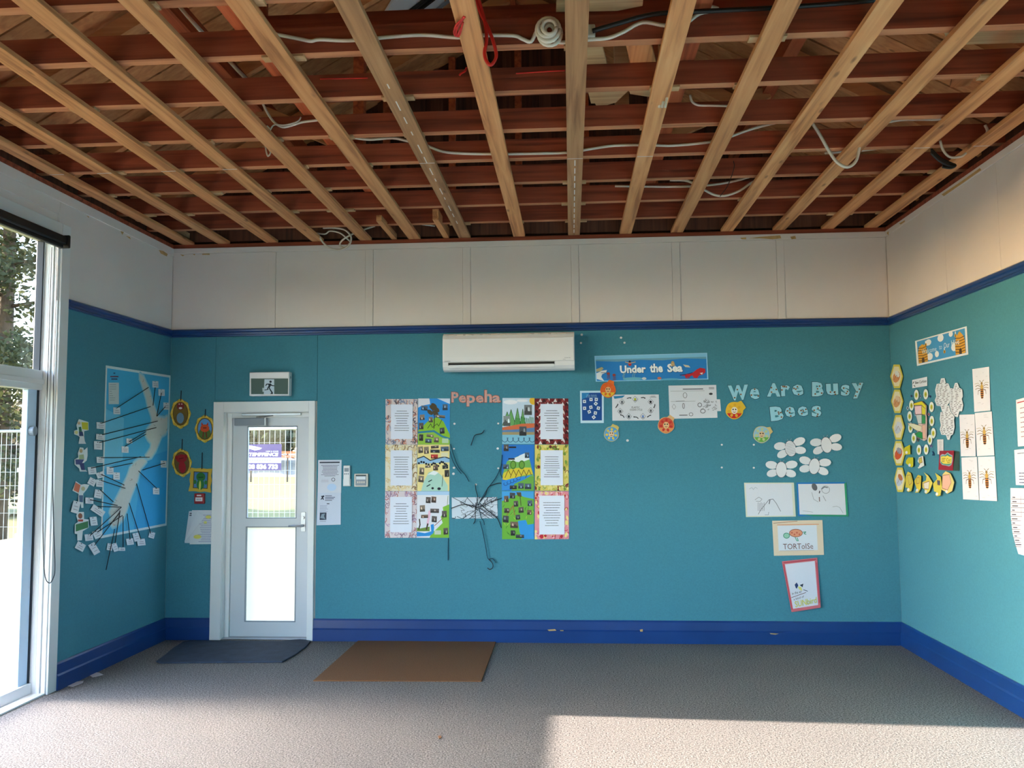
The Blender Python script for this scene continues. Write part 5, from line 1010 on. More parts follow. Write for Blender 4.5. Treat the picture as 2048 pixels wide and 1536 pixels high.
for r, c in enumerate(bl): card(*c, 'white name card below the wall map, %s' % (('first', 'second', 'third', 'fourth', 'fifth', 'sixth', 'last')[r]+' from the left'), .006+.0015*(r % 3))
TH = 'dark threads between name cards and the wall map'
thr = [((352, 403), (570, 262), 'from the card under the legend to the northern tip'), ((615, 262), (600, 388), 'from the highest card on the map'), ((665, 300), (632, 462), 'from the second highest card on the map'), ((690, 396), (632, 462), 'from the card at the right map edge'),
    ((240, 512), (585, 395), 'from the topmost card left of the map'), ((245, 592), (632, 497), 'from the second card left of the map'), ((230, 647), (628, 542), 'from the third card left of the map'), ((440, 640), (555, 570), 'from the upper card of the middle sea pair'), ((408, 672), (553, 588), 'from the lower card of the middle sea pair'),
    ((236, 752), (575, 748), 'running level from the fourth card left of the map'), ((175, 825), (520, 745), 'from the fifth card left of the map'), ((305, 822), (460, 790), 'from the upper card at the left map edge'), ((240, 868), (400, 942), 'from the sixth card left of the map'), ((235, 910), (405, 965), 'from the eighth card left of the map'),
    ((235, 975), (328, 1060), 'from the ninth card left of the map'), ((165, 1045), (355, 1085), 'from the tenth card left of the map'), ((215, 1092), (378, 1096), 'running level to the southern island'), ((160, 1295), (378, 1098), 'rising from a low left card to the southern island'), ((195, 1365), (375, 1132), 'from the steep tilted card below the map corner'), ((215, 1272), (390, 1155), 'from the tilted card at the map corner'),
    ((683, 790), (530, 838), 'from the card right of the strait'), ((625, 965), (500, 845), 'from the lowest card on the right sea'), ((590, 1280), (490, 933), 'from the last card below the map'), ((518, 1318), (437, 1068), 'from the sixth card below the map'), ((442, 1322), (420, 1142), 'from the fourth card below the map'), ((390, 1378), (390, 1160), 'from the third card below the map'), ((340, 1350), (375, 1120), 'from the second card below the map'), ((275, 1535), (335, 1250), 'hanging lowest, far below the map corner')]
for a, b, lab in thr: thread('L', k(a, b), 'dark thread '+lab, 'wool', .0032, .011, TH, sm=False)
# cut-out paper children beside the cards
k = conv(130, 820, .2018)
def child(out, label, bits):
    s = Sheet('paper_child', 'L', k(*out), (222, 226, 230), label, 'paper figure', 'cut-out paper children left of the wall map', off=.006, tilt=.02, unit=False)
    for pts, c, nm in bits: s.poly(k(*pts), c, nm)
    s.done()
O8 = lambda x, y, a, b: tuple((x+a*cos(t*pi/5), y+b*sin(t*pi/5)) for t in range(10))
child(((130, 90), (225, 120), (225, 200), (180, 210), (178, 260), (185, 310), (197, 335), (122, 335), (135, 270), (120, 255), (80, 240), (80, 205), (115, 195), (105, 150)), 'cut-out paper child holding a yellow sheet, topmost on the left wall', ((((155, 120), (220, 125), (220, 198), (160, 190)), (214, 206, 60), 'held_sheet'), (((125, 170), (150, 165), (158, 215), (130, 225)), (50, 120, 90), 'jersey'), (((128, 215), (165, 215), (172, 258), (130, 258)), (40, 60, 110), 'trousers'), (O8(130, 130, 16, 16), (206, 176, 150), 'face'), (O8(102, 222, 16, 18), (214, 206, 140), 'held_ball')))
child(((140, 370), (175, 375), (180, 400), (215, 370), (215, 450), (205, 500), (170, 530), (185, 590), (210, 610), (135, 610), (130, 580), (85, 540), (85, 490), (125, 470), (120, 430)), 'cut-out paper child with a purple kite, second from the top', ((((92, 490), (180, 490), (150, 540), (95, 540)), (60, 70, 130), 'kite'), (((130, 530), (175, 525), (185, 595), (150, 595)), (40, 50, 110), 'trousers'), (((130, 445), (175, 440), (180, 485), (130, 490)), (170, 190, 150), 'jersey'), (O8(150, 405, 16, 20), (190, 160, 120), 'face')))
child(((100, 705), (150, 740), (185, 735), (235, 740), (205, 790), (170, 830), (170, 970), (150, 970), (145, 930), (120, 905), (125, 830), (65, 800)), 'cut-out paper child waving an orange flag, third from the top', ((((95, 715), (145, 745), (125, 820), (75, 795)), (214, 110, 80), 'flag'), (O8(170, 780, 20, 22), (206, 190, 150), 'face'), (((128, 845), (168, 845), (165, 915), (130, 910)), (70, 100, 140), 'trousers')))
child(((115, 1010), (180, 1010), (180, 1080), (225, 1085), (225, 1165), (165, 1200), (155, 1290), (110, 1295), (110, 1230), (85, 1225), (90, 1130), (120, 1110), (105, 1050)), 'cut-out paper child with a green board, lowest on the left wall', ((((95, 1135), (220, 1100), (220, 1165), (95, 1205)), (50, 120, 70), 'board'), (O8(142, 1050, 22, 28), (150, 84, 60), 'face'), (((118, 1085), (170, 1085), (168, 1105), (120, 1105)), (190, 60, 50), 'jersey')))

# ---- bee display on the right wall
k = conv(1780, 660, .15625)
s = Sheet('hive_banner', 'R', [(1831, 682), (1934.4, 652.4), (1937.6, 709), (1835, 732)], (226, 230, 236), 'tilted blue banner reading Welcome to Our Hive between two beehives', 'banner', off=.004)
s.rect(.035, .05, .965, .93, (70, 150, 206), 'backdrop')
for u, v, a, b in ((.25, .2, .06, .12), (.49, .16, .06, .14), (.69, .12, .04, .1), (.4, .72, .04, .12), (.74, .62, .06, .15), (.26, .75, .06, .14)): s.oval(u, v, a, b, (232, 234, 240), 'cloud', n=10)
for u0, u1, v0 in ((.04, .22, .20), (.76, .955, .10)):
    s.poly([(u0, .92), (u0, .5), (u0+.03, .28), ((u0+u1)/2, v0), (u1-.03, .28), (u1, .5), (u1, .92)], (214, 160, 60), 'beehive')
    for i in range(6): v = .32+.1*i; s.line([(u0+.005, v), ((u0+u1)/2, v+.035), (u1-.005, v)], 1.3, (90, 60, 30), 'beehive')
    s.poly([((u0+u1)/2-.025, .92), ((u0+u1)/2-.025, .76), ((u0+u1)/2, .70), ((u0+u1)/2+.025, .76), ((u0+u1)/2+.025, .92)], (76, 56, 40), 'beehive').flush()
for u, v in ((.2, .26), (.78, .22), (.55, .7)): s.oval(u, v, .022, .07, (220, 170, 50), 'bee', n=8); s.rect(u-.006, v-.06, u+.006, v+.06, (40, 34, 30), 'bee'); s.oval(u, v-.1, .01, .06, (230, 236, 244), 'bee', n=6)
s.text('Welcome', .12, .42, .40, .60, (214, 230, 244), bold=.0).text('to', .455, .43, .51, .58, (214, 230, 244), bold=.0).text('Our', .55, .38, .66, .58, (230, 238, 246), bold=.0).text('Hive', .70, .36, .85, .56, (230, 238, 246), bold=.0); s.done()
def hexa(x0, y0, x1, y1): c = (x0+x1)/2; m_ = (y0+y1)/2; w_ = (x1-x0)/2; return [(c-w_*.45, y0), (c+w_*.45, y0), (x1, m_), (c+w_*.5, y1), (c-w_*.4, y1), (x0, m_)]
HG = 'yellow paper honeycomb cells on the right wall'
for (x0, y0, x1, y1), cols, lab in (((1783, 729, 1809, 776.5), ((214, 140, 90), (226, 226, 230)), 'topmost yellow honeycomb cell with an orange and white bee picture'), ((1784.7, 779, 1809.4, 826), ((214, 150, 100), (220, 190, 160)), 'second yellow honeycomb cell from the top with orange scribbles'), ((1787, 830, 1812, 879.5), ((200, 204, 220), (214, 214, 226)), 'third yellow honeycomb cell with a large white wing shape'), ((1787, 882, 1813, 931), ((214, 84, 40), (150, 150, 170)), 'fourth yellow honeycomb cell with a bright orange blob'), ((1791, 935, 1814, 984), ((190, 200, 222), (190, 110, 70)), 'lowest yellow honeycomb cell with a pale blue cloud shape')):
    s = Sheet('honeycomb_cell', 'R', hexa(x0, y0, x1, y1), (214, 196, 84), lab, 'honeycomb cell', HG, off=.012, th=.002, unit=False); c, m_ = (x0+x1)/2, (y0+y1)/2; w_, h_ = (x1-x0)/2, (y1-y0)/2
    s.poly(hexa(c-w_*.78, m_-h_*.82, c+w_*.78, m_+h_*.82), (232, 220, 190), 'picture_field').oval(c, m_+h_*.05, w_*.55, h_*.5, cols[0], 'picture', .3, 10).oval(c+w_*.1, m_-h_*.2, w_*.35, h_*.3, cols[1], 'picture', -.4, 9).line([(c-w_*.4, m_+h_*.3), (c, m_-h_*.1), (c+w_*.4, m_+h_*.3)], 1, (150, 90, 60), 'picture').done()
k2 = conv(1780, 860, .09766)
for out, cc, inner, lab in ((((345, 360), (455, 300), (462, 495), (350, 510), (335, 430)), (206, 196, 40), None, 'plain yellow-green cut-out cell beside the orange-blob honeycomb'), (((425, 560), (520, 560), (522, 740), (490, 770), (370, 680), (380, 620)), (206, 196, 40), None, 'plain yellow-green cut-out cell with a slanted lower edge'), (((640, 560), (720, 530), (745, 700), (750, 730), (640, 790), (620, 770), (680, 720), (615, 640)), (222, 224, 220), ((640, 590), (700, 560), (715, 660), (650, 690)), 'white and yellow cut-out cell with a curled white tongue'),
    (((370, 960), (410, 850), (470, 880), (525, 1080), (490, 1250), (430, 1270), (395, 1240), (420, 1180), (370, 1180)), (214, 196, 70), ((400, 930), (470, 920), (500, 1080), (450, 1130), (420, 1020)), 'folded yellow cell with white flaps, first in the bottom row'), (((555, 1030), (620, 920), (685, 940), (680, 1190), (640, 1280), (570, 1285), (600, 1200), (550, 1060)), (214, 190, 64), ((600, 980), (650, 970), (650, 1090), (600, 1100)), 'narrow folded yellow cell, second in the bottom row'), (((740, 865), (830, 930), (925, 1085), (860, 1260), (800, 1310), (765, 1280), (770, 1220), (720, 1180), (715, 1070), (790, 1030), (800, 950)), (222, 206, 96), ((740, 1090), (860, 1050), (850, 1210), (760, 1200)), 'folded yellow cell with a pale centre, third in the bottom row'),
    (((975, 880), (1090, 960), (1115, 1180), (1090, 1340), (1030, 1360), (990, 1330), (1010, 1270), (960, 1260), (935, 1100), (1020, 1000)), (214, 200, 80), ((1020, 1030), (1080, 1040), (1080, 1130), (1030, 1120)), 'folded yellow cell with a dark blue patch, fourth in the bottom row'), (((1190, 845), (1290, 890), (1370, 1070), (1330, 1250), (1225, 1310), (1215, 1270), (1110, 1220), (1120, 1080), (1130, 910)), (222, 204, 130), ((1140, 930), (1270, 910), (1310, 1080), (1240, 1230), (1130, 1190)), 'widest folded cell with pink fields, last in the bottom row')):
    s = Sheet('folded_cell', 'R', k2(*out), cc, lab, 'honeycomb cell', 'cut and folded paper cells', off=.018, th=.002, unit=False, tilt=.02)
    if inner: s.poly(k2(*inner), {'fourth': (70, 80, 100), 'last': (232, 180, 160), 'third': (226, 216, 206)}.get(lab.split(', ')[-1].split(' ')[0], (206, 190, 90)), 'inner_field'); x, y = k2(inner[0])[0]; s.line(k2(*inner)+[(x, y)], 1, (150, 90, 70), 'pen_line')
    s.oval(*k2((sum(p[0] for p in out)/len(out), max(p[1] for p in out)-50))[0], 2.6, 3.2, (226, 228, 230), 'flap', n=8).done()
# title slip, ring of small ovals and flower box
s = Sheet('title_slip', 'R', k((297, 640), (488, 598), (488, 715), (300, 745)), (226, 228, 238), 'small white slip reading Bee Curious with two tiny bees', 'sign', off=.008)
s.text('Bee Curious', .22, .26, .96, .58, (70, 70, 80), bold=.02).oval(.1, .35, .03, .15, (30, 40, 50), 'bee', .3, 8).oval(.17, .78, .03, .13, (30, 40, 60), 'bee', -.4, 8).done()
ov = [(352, 830, 'top left of the ring'), (472, 823, 'top right of the ring'), (547, 985, 'upper right of the ring'), (550, 1165, 'middle right of the ring'), (570, 1320, 'lower right of the ring'), (525, 1405, 'beside the flower box foot'), (478, 1530, 'bottom right below the box'), (385, 1535, 'bottom left below the box'), (318, 1385, 'lower left of the ring'), (277, 1250, 'left of the box, third down'), (266, 1105, 'left of the box, second down'), (290, 965, 'left of the box, first down')]
for x, y, lab in ov:
    s = Sheet('oval_card', 'R', [(a, b) for a, b in k(*[(x+30*cos(t), y+66*sin(t)) for t in [2*pi*i/14 for i in range(14)]])], (224, 230, 226), 'white oval card with yellow-green centre, '+lab, 'card', 'oval cards ringed round the paper flower box', off=.009, unit=False)
    (cx, cy), = k((x, y)); s.oval(cx, cy+.4, 2.6, 5.4, (190, 190, 60), 'yolk', n=10).rect(cx-1.2, cy-1.6, cx+1.2, cy+2.4, (160, 150, 30), 'yolk').done()
s = Sheet('paper_flower_box', 'R', k((330, 940), (440, 910), (495, 965), (490, 1080), (500, 1120), (495, 1400), (470, 1420), (380, 1370), (345, 1330), (390, 1300), (300, 1240), (250, 1190), (330, 1195), (400, 1225), (390, 1150), (355, 1060), (350, 965)), (222, 196, 190), 'folded paper box picture in pink, yellow and green inside the oval ring', 'paper model', off=.02, th=.006, unit=False)
for pts, c in ((((330, 940), (440, 910), (495, 965), (490, 1010), (440, 960), (340, 965)), (226, 214, 50)), (((345, 975), (435, 965), (440, 1075), (360, 1080)), (230, 196, 206)), (((440, 965), (490, 1010), (488, 1085), (442, 1080)), (214, 206, 60)), (((365, 1085), (440, 1080), (440, 1200), (395, 1200)), (196, 204, 206)), (((442, 1085), (490, 1095), (490, 1200), (442, 1200)), (50, 140, 90)), (((255, 1192), (330, 1197), (440, 1230), (430, 1300), (380, 1290), (300, 1240)), (222, 218, 190)), (((445, 1215), (490, 1210), (492, 1395), (455, 1390)), (226, 180, 160)), (((350, 1330), (400, 1300), (450, 1310), (455, 1400), (385, 1370)), (40, 140, 80))): s.poly(k(*pts), c, 'painted_side'); s.line(k(*pts, pts[0]), .8, (110, 90, 90), 'pen_line')
s.done()
for x, y, w_, h_, cc, lab in ((285, 845, 26, 36, (60, 80, 130), 'left of the top ovals'), (402, 848, 30, 60, (120, 150, 190), 'between the two top ovals'), (525, 850, 26, 40, (50, 60, 130), 'right of the top ovals'), (237, 1000, 34, 60, (170, 190, 210), 'far left of the ring'), (335, 1065, 30, 80, (150, 180, 210), 'left of the box lid'), (508, 1078, 34, 44, (190, 130, 150), 'right of the box'), (517, 1245, 30, 70, (110, 160, 130), 'right of the box foot'), (365, 1400, 40, 70, (110, 110, 110), 'under the box foot'), (537, 1485, 40, 40, (120, 110, 170), 'above the bottom right oval'), (432, 1500, 26, 50, (80, 130, 190), 'between the bottom ovals')):
    s = Sheet('paper_bug', 'R', k((x-w_/2, y), (x-w_*.1, y-h_/2), (x+w_*.2, y-h_*.15), (x+w_/2, y-h_*.3), (x+w_*.35, y+h_*.3), (x, y+h_/2), (x-w_*.3, y+h_*.2)), cc, 'tiny cut-out paper insect '+lab, 'paper insect', 'tiny paper insects in the oval ring', off=.008, unit=False); (cx, cy), = k((x, y)); s.oval(cx, cy, w_*.03, h_*.04, (40, 44, 60), 'body', n=7).done()
s = Sheet('paper_bug', 'R', k2((870, 430), (905, 440), (925, 480), (915, 520), (885, 525), (875, 510), (895, 490), (885, 460)), (20, 60, 100), 'dark blue curled paper snippet left of the red card', 'paper insect', off=.006, unit=False); s.done()
# word-cloud flowers
WG = 'flower-shaped word sheets'
for out, lab, n_ in ((((665, 620), (710, 615), (725, 680), (760, 685), (780, 740), (775, 800), (790, 860), (770, 930), (740, 972), (720, 1040), (680, 1045), (660, 975), (610, 970), (585, 900), (605, 850), (590, 770), (610, 690), (650, 685)), 'upper left flower-shaped white sheet covered in tiny writing', 0), (((830, 745), (850, 680), (880, 675), (905, 740), (940, 760), (950, 850), (935, 880), (955, 960), (940, 1040), (905, 1040), (885, 1115), (852, 1108), (800, 1040), (778, 955), (792, 860), (782, 748)), 'upper right flower-shaped white sheet covered in tiny writing', 1), (((742, 976), (775, 962), (798, 1042), (850, 1112), (840, 1150), (850, 1240), (830, 1335), (800, 1350), (785, 1405), (760, 1405), (740, 1345), (680, 1340), (660, 1270), (675, 1220), (660, 1140), (670, 1050), (722, 1042)), 'lower flower-shaped white sheet covered in tiny writing', 2)):
    s = Sheet('word_flower', 'R', k(*out), (220, 224, 232), lab, 'word sheet', WG, off=.007+.003*n_, unit=False); Rw = random.Random(n_)
    y0, y1 = min(p[1] for p in out)+30, max(p[1] for p in out)-30; y = y0
    while y < y1:
        xs = []
        for i in range(len(out)):
            (a, b), (c, d_) = out[i], out[(i+1) % len(out)]
            if (b-y)*(d_-y) < 0: xs.append(a+(c-a)*(y-b)/(d_-b))
        xs.sort()
        for a, c in zip(xs[::2], xs[1::2]):
            x = a+14
            while x < c-30:
                L = Rw.uniform(14, 34); s.line(k((x, y), (min(c-12, x+L), y-4)), 1.0, Rw.choice([(70, 72, 84), (100, 100, 112), (120, 120, 130)]), 'handwriting'); x += L+Rw.uniform(10, 40)
        y += 21
    s.done()
s = Sheet('ruled_slip', 'R', k2((980, 195), (1105, 190), (1110, 495), (990, 495)), (214, 216, 222), 'narrow white ruled slip left above the red card', 'paper', off=.005); s.rows(.2, .8, .08, .94, 12, (170, 172, 180), .7, seed=3).done()
s = Sheet('red_card', 'R', k2((1115, 425), (1410, 420), (1385, 830), (1092, 815)), (150, 36, 56), 'red folded card with a wavy yellow label', 'card', off=.035, th=.003)
s.poly([(.08, .25), (.2, .17), (.4, .2), (.58, .09), (.75, .18), (.93, .24), (.97, .5), (.9, .72), (.74, .8), (.5, .76), (.25, .74), (.1, .62)], (150, 170, 190), 'label').poly([(.12, .28), (.3, .24), (.45, .24), (.58, .13), (.72, .22), (.9, .28), (.92, .5), (.85, .7), (.7, .75), (.4, .72), (.2, .68), (.12, .58)], (60, 140, 130), 'label').poly([(.13, .31), (.32, .28), (.45, .3), (.58, .24), (.7, .3), (.9, .32), (.9, .6), (.82, .66), (.55, .68), (.3, .66), (.14, .56)], (222, 206, 90), 'label')
s.rows(.2, .46, .36, .6, 3, (120, 96, 30), 1, 'handwriting', seed=2, centre=False).text('Cut', .52, .38, .84, .55, (130, 96, 30), 'handwriting', bold=.01).rows(.55, .84, .58, .64, 1, (130, 100, 40), 1, 'handwriting', seed=3).done()
q_ = [wall2d('R', *p) for p in k2((1385, 425), (1432, 440), (1430, 835), (1380, 830))]; polys = [([(a, b, z) for (a, b), z in zip(q_, (.033, .004, .004, .033))], (20, 60, 56))]
coloured('back_leaf', [([(a-s.a0, b-s.b0, z) for a, b, z in polys[0][0]], (24, 62, 58))], s.root)
# bee picture sheets
k3 = conv(1900, 740, .2474)
def bee_sheet(q, u, v, sc, label):
    s = Sheet('bee_sheet', 'R', q, (222, 223, 234), label, 'picture', 'white sheets with a printed bee', off=.004, tilt=.012)
    A = .47*sc; B = .205*sc
    def p(x, y): return u+x*A, v+y*B
    for sg in (-1, 1):
        s.line([p(0, -.25), p(sg*.55, -.55), p(sg*.85, -.45)], .9, (110, 90, 60), 'leg').line([p(0, -.05), p(sg*.5, .1), p(sg*.55, .55)], 1.1, (90, 64, 50), 'leg').line([p(0, -.15), p(sg*.6, -.2), p(sg*.9, -.1)], .8, (120, 100, 70), 'leg').line([p(0, -.75), p(sg*.15, -1.0), p(sg*.3, -1.1)], .9, (110, 90, 60), 'antenna').line([p(sg*.1, -.4), p(sg*.5, -.8), p(sg*.95, -.75)], .7, (170, 160, 140), 'wing')
    s.oval(u, v+.45*B, .26*A, .72*B, (226, 214, 200), 'abdomen').oval(u, v+.42*B, .21*A, .68*B, (186, 120, 50), 'abdomen')
    for i in range(5):
        y = -.1+.25*i; w_ = .20*(1-max(0, y-.5)**2*1.2); s.poly([p(-w_, y), p(w_, y), p(w_*.97, y+.13), p(-w_*.97, y+.13)], (50, 28, 26), 'stripe')
    s.oval(u, v-.32*B, .19*A, .30*B, (196, 160, 80), 'thorax').oval(u, v-.72*B, .14*A, .17*B, (170, 140, 80), 'head').oval(u-.07*A, v-.74*B, .04*A, .06*B, (60, 44, 36), 'head', n=7).oval(u+.07*A, v-.74*B, .04*A, .06*B, (60, 44, 36), 'head', n=7)
    for i in range(5): x, y = R_.uniform(.1, .8), R_.choice((R_.uniform(.05, .25), R_.uniform(.78, .95))); s.line([(x, y), (x+R_.uniform(.05, .2), y+R_.uniform(-.02, .02))], .6, (190, 192, 204), 'pencil_mark')
    s.done()
bee_sheet([(1945.8, 738.3), (1979.3, 733.4), (1983, 821), (1951, 824)], .53, .50, .95, 'printed bee sheet standing alone at the top of the group')
bee_sheet(k3((205, 348), (342, 335), (367, 690), (228, 697)), .5, .52, 1, 'printed bee sheet in the middle row on the right')
bee_sheet(k3((80, 362), (203, 358), (217, 698), (97, 698)), .47, .58, 1, 'printed bee sheet in the middle row on the left')
bee_sheet(k3((97, 708), (222, 702), (243, 1052), (115, 1045)), .48, .52, .95, 'printed bee sheet in the bottom row on the left')
bee_sheet(k3((230, 703), (365, 698), (390, 1060), (248, 1053)), .48, .50, 1, 'printed bee sheet in the bottom row on the right')
EG = 'handwritten sheets at the right edge'
s = Sheet('list_sheet', 'R', [(2033, 800), (2082, 786), (2090, 889), (2038, 893)], (222, 223, 232), 'topmost handwritten sheet at the right edge with a red rule', 'paper', EG, tilt=.01); s.line([(.05, .07), (.95, .07)], 1.4, (180, 50, 60), 'ruling').rows(.15, .9, .15, .85, 7, (130, 90, 110), 1, 'handwriting', seed=1, centre=False).done()
s = Sheet('list_sheet', 'R', [(2029.6, 900), (2090, 893), (2096, 972), (2033.6, 970)], (220, 222, 232), 'middle handwritten sheet at the right edge with blue writing', 'paper', EG, tilt=.01); s.rows(.1, .9, .06, .16, 1, (110, 120, 150), 1.2, 'handwriting', seed=2, centre=False).rows(.12, .9, .62, .97, 4, (70, 80, 130), 1.2, 'handwriting', seed=3, centre=False).done()
s = Sheet('list_sheet', 'R', [(2023, 976), (2070, 977), (2104, 978), (2112, 1128), (2080, 1116), (2043, 1108), (2037, 1090), (2030, 1066), (2025, 1030)], (222, 223, 232), 'lowest handwritten table sheet at the right edge, its corner hanging', 'paper', EG, off=.006, tilt=.03, unit=False)
for i in range(12):
    y = 998+i*8.6; x = 2025+max(0, (i-5))*1.6; s.line([(x+.5, y), (2098, y+1+i*.3)], .8, (120, 110, 130), 'ruling'); s.line([(x+3, y-3.5), (x+8+3*(i % 3), y-3.3)], 1.6, (80, 80, 100), 'handwriting')
s.line([(2044, 992), (2052, 1105)], .8, (120, 110, 130), 'ruling').done()

# ---- things on the floor
def slab(name, q, th, m, label, cat, bev=.004, group=None, z=0.0005):
    p = [on(x, y, 2, 0) for x, y in q]; c = sum(p, Vector())/len(p); n = len(p); p = [v-c for v in p]
    if area2([(v.x, v.y) for v in p]) < 0: p.reverse()
    mb = MB(); mb.add([(v.x, v.y, 0) for v in p]+[(v.x, v.y, th) for v in p], [tuple(reversed(range(n))), tuple(range(n, 2*n))]+[(i, (i+1) % n, n+(i+1) % n, n+i) for i in range(n)])
    o = mb.build(name, M[m], bevel=bev); o.location = (c.x, c.y, z); return tag(o, label, cat, group)
slab('entrance_mat', [(716, 1282.5), (993, 1282), (963, 1364), (626, 1363)], .007, 'brown_mat', 'flat brown coir mat let into the carpet beside the door', 'mat')
slab('rubber_mat', [(366, 1286), (380, 1283), (470, 1284), (560, 1285), (600, 1281), (622, 1284), (612, 1296), (590, 1312), (565, 1326), (450, 1326.5), (322, 1328), (312, 1325), (330, 1312), (345, 1299)], .013, 'rubber', 'rumpled blue-grey rubber mat in front of the white door', 'mat', .006)
slab('dropped_card', [(133, 1372), (150, 1364), (167, 1362), (166, 1366), (146, 1374)], .0015, 'white', 'white card fallen on the carpet, nearer the tall window', 'card', 0, 'white cards fallen on the carpet')
slab('dropped_card', [(177, 1350), (186, 1345), (198, 1345.5), (207, 1350), (186, 1355)], .0015, 'white', 'white card fallen on the carpet, nearer the room corner', 'card', 0, 'white cards fallen on the carpet')
slab('leaf_scrap', [(876, 1473), (881, 1472), (883, 1476), (878, 1478)], .003, 'brown_mat', 'tiny brown leaf scrap on the carpet in the foreground', 'scrap', 0)

# ---- chipped paint on the wall tops and the baseboard
def chip(parent, pl, pts, m='skirt_chip', off=.0072):
    P = [wall2d(pl, *p) for p in pts]
    if area2(P) < 0: P.reverse()
    r_, u_, n_ = AX[pl]; mb = MB(); V = [ORG[pl]+r_*a+u_*b+n_*off for a, b in P]; mb.add(V, [tuple(range(len(V)))]); mb.build('paint_chip', M[m], parent)
for q in ([(1497, 477), (1520, 474), (1560, 471), (1562, 477), (1545, 479), (1520, 477)], [(1580, 474), (1590, 472), (1592, 478), (1583, 479)], [(1480, 476), (1492, 475), (1492, 479), (1483, 479)], [(405, 508), (420, 507.5), (420, 510), (405, 510)], [(361, 509), (370, 511), (366, 513)], [(386, 509), (391, 508), (390, 511)]): chip(wall_back, 'B', q)
for q in ([(316, 500), (325, 502), (334, 508), (332, 513), (320, 507)], [(239, 462), (246, 464), (243, 470)], [(250, 472), (258, 474), (260, 479)], [(171, 431), (176, 433), (176, 436)]): chip(wall_left, 'L', q, off=.0072)
for q in ([(1885, 389), (1920, 366), (1962, 336), (1965, 340), (1925, 368), (1890, 392)], [(1800, 447), (1812, 440), (1811, 444), (1803, 449)], [(1775, 466), (1779, 462), (1779, 471)]): chip(wall_right, 'R', q, off=.0072)
bb = bpy.data.objects['baseboard_back']
for q in ([(1095, 1258), (1110, 1257), (1113, 1260), (1098, 1261)], [(1120, 1259), (1127, 1259), (1127, 1261), (1121, 1261)], [(1279, 1258), (1285, 1257), (1285, 1262), (1280, 1262)], [(1538, 1265), (1556, 1266), (1550, 1268), (1540, 1267)]): chip(bb, 'B', q, off=.0245)

# ------------------------------------------------------------------ cables in the open ceiling
CB = 'loose cables hanging in the open ceiling'
def cable(pts, y, label, m='wire_white', r=.009, name='cable', sm=True, zp=None):
    P = [on(*p, 2, zp) for p in pts] if zp else [on(p[0], p[1], 1, (p[2] if len(p) > 2 else y)) for p in pts]
    if sm: P = smooth_pts(P, 5)
    c = P[0].copy(); o = MB().tube([p-c for p in P], r, 6).build(name, M[m], smooth=True); o.location = c; return tag(o, label, 'cable', CB)
J = jy
f1, f2, f3, f4, f5, f6, f7 = [J[i]-.012 for i in (6, 5, 4, 3, 2, 1, 0)]    # just in front of each joist face
cable([(545, 67), (600, 78), (622, 82), (640, 79), (700, 81), (790, 73), (850, 70), (915, 75), (960, 71), (1025, 71), (1045, 78), (1062, 83), (1074, 62), (1082, 74), (1105, 80), (1125, 85), (1180, 79), (1215, 76), (1245, 65), (1285, 45), (1330, 51), (1370, 47), (1400, 27), (1437, 19), (1410, 8), (1400, -20)], f1, 'white cable running along the nearest joist past the cable roll')
e = on(1097, 64, 1, f1-.05); mb = MB()
for i in range(7):
    rr = .054-.011*(i % 4); mb.tube([(rr*cos(t)+.006*cos(i*2), -.012*i+.02, rr*1.05*sin(t)+.004*sin(i*3)) for t in [2*pi*j/18 for j in range(19)]], .0085, 6)
o = mb.build('cable_roll', M['wire_white'], smooth=True); o.location = e; tag(o, 'small roll of white cable hooked on the nearest joist', 'cable roll')
cable([(946, -25), (958, 18), (978, 60), (990, 95), (992, 115), (982, 130), (973, 122), (969, 105), (973, 80), (970, 45), (950, -25)], f1-.05, 'long red cable loop hanging right of the red tuft', 'wire_red', .0085)
for a, lab in (([(927, 33), (918, 50), (912, 66), (918, 72), (926, 45)], 'inner red wire loop poking through the drilled batten'), ([(928, 35), (920, 48), (908, 62), (913, 72), (922, 55)], 'outer red wire loop poking through the drilled batten'), ([(930, 34), (914, 48), (909, 58)], 'short red wire end poking through the drilled batten')):
    cable(a, 0, lab, 'wire_red', .0045, zp=H+.022)
cable([(933, 135), (930, 142), (922, 147), (919, 151)], f2-.02, 'short curled red cable end beside the drilled batten', 'wire_red', .006)
cable([(640, 158), (700, 157), (735, 156)], f2-.006, 'thin red wire along the second joist, left length', 'wire_red', .0035)
cable([(1032, 147), (1090, 143), (1130, 141)], f2-.006, 'thin red wire along the second joist, middle length', 'wire_red', .0035)
cable([(1185, 62), (1240, 46), (1310, 28), (1420, 22), (1560, 15), (1700, 5), (1830, -8)], f1-.035, 'black pipe-like cable climbing right along the nearest joist', 'wire_black', .011)
o = MB().box(-.022, .022, -.02, .012, -.03, .03).build('cable_clip_block', M['cream'], bevel=.006); o.location = on(1181, 64, 1, f1); tag(o, 'cream connector block at the end of the black cable', 'connector')
cable([(704, 275), (740, 279), (785, 276), (815, 282), (850, 290), (885, 303), (930, 307), (1000, 308), (1070, 307), (1135, 305), (1180, 298), (1230, 291), (1300, 290), (1345, 291), (1420, 284), (1455, 275), (1500, 259), (1545, 247), (1585, 238)], f4, 'long white cable snaking across the fourth joist')
cable([(1625, 247), (1640, 270), (1658, 302), (1675, 325), (1695, 334), (1712, 322), (1719, 295), (1722, 270), (1732, 250)], -2.02, 'white cable hanging in a deep loop at the right', r=.010)
cable([(1770, 245), (1800, 240), (1830, 239), (1870, 239), (1893, 236)], f4, 'white cable along the fourth joist at the right')
cable([(1650, 306), (1690, 302), (1740, 287), (1800, 280), (1832, 274)], f5-.05, 'white cable sloping up right of the deep loop')
cable([(1700, 304), (1760, 297), (1800, 286), (1825, 278)], f5-.03, 'thinner white cable under the sloping one', r=.006)
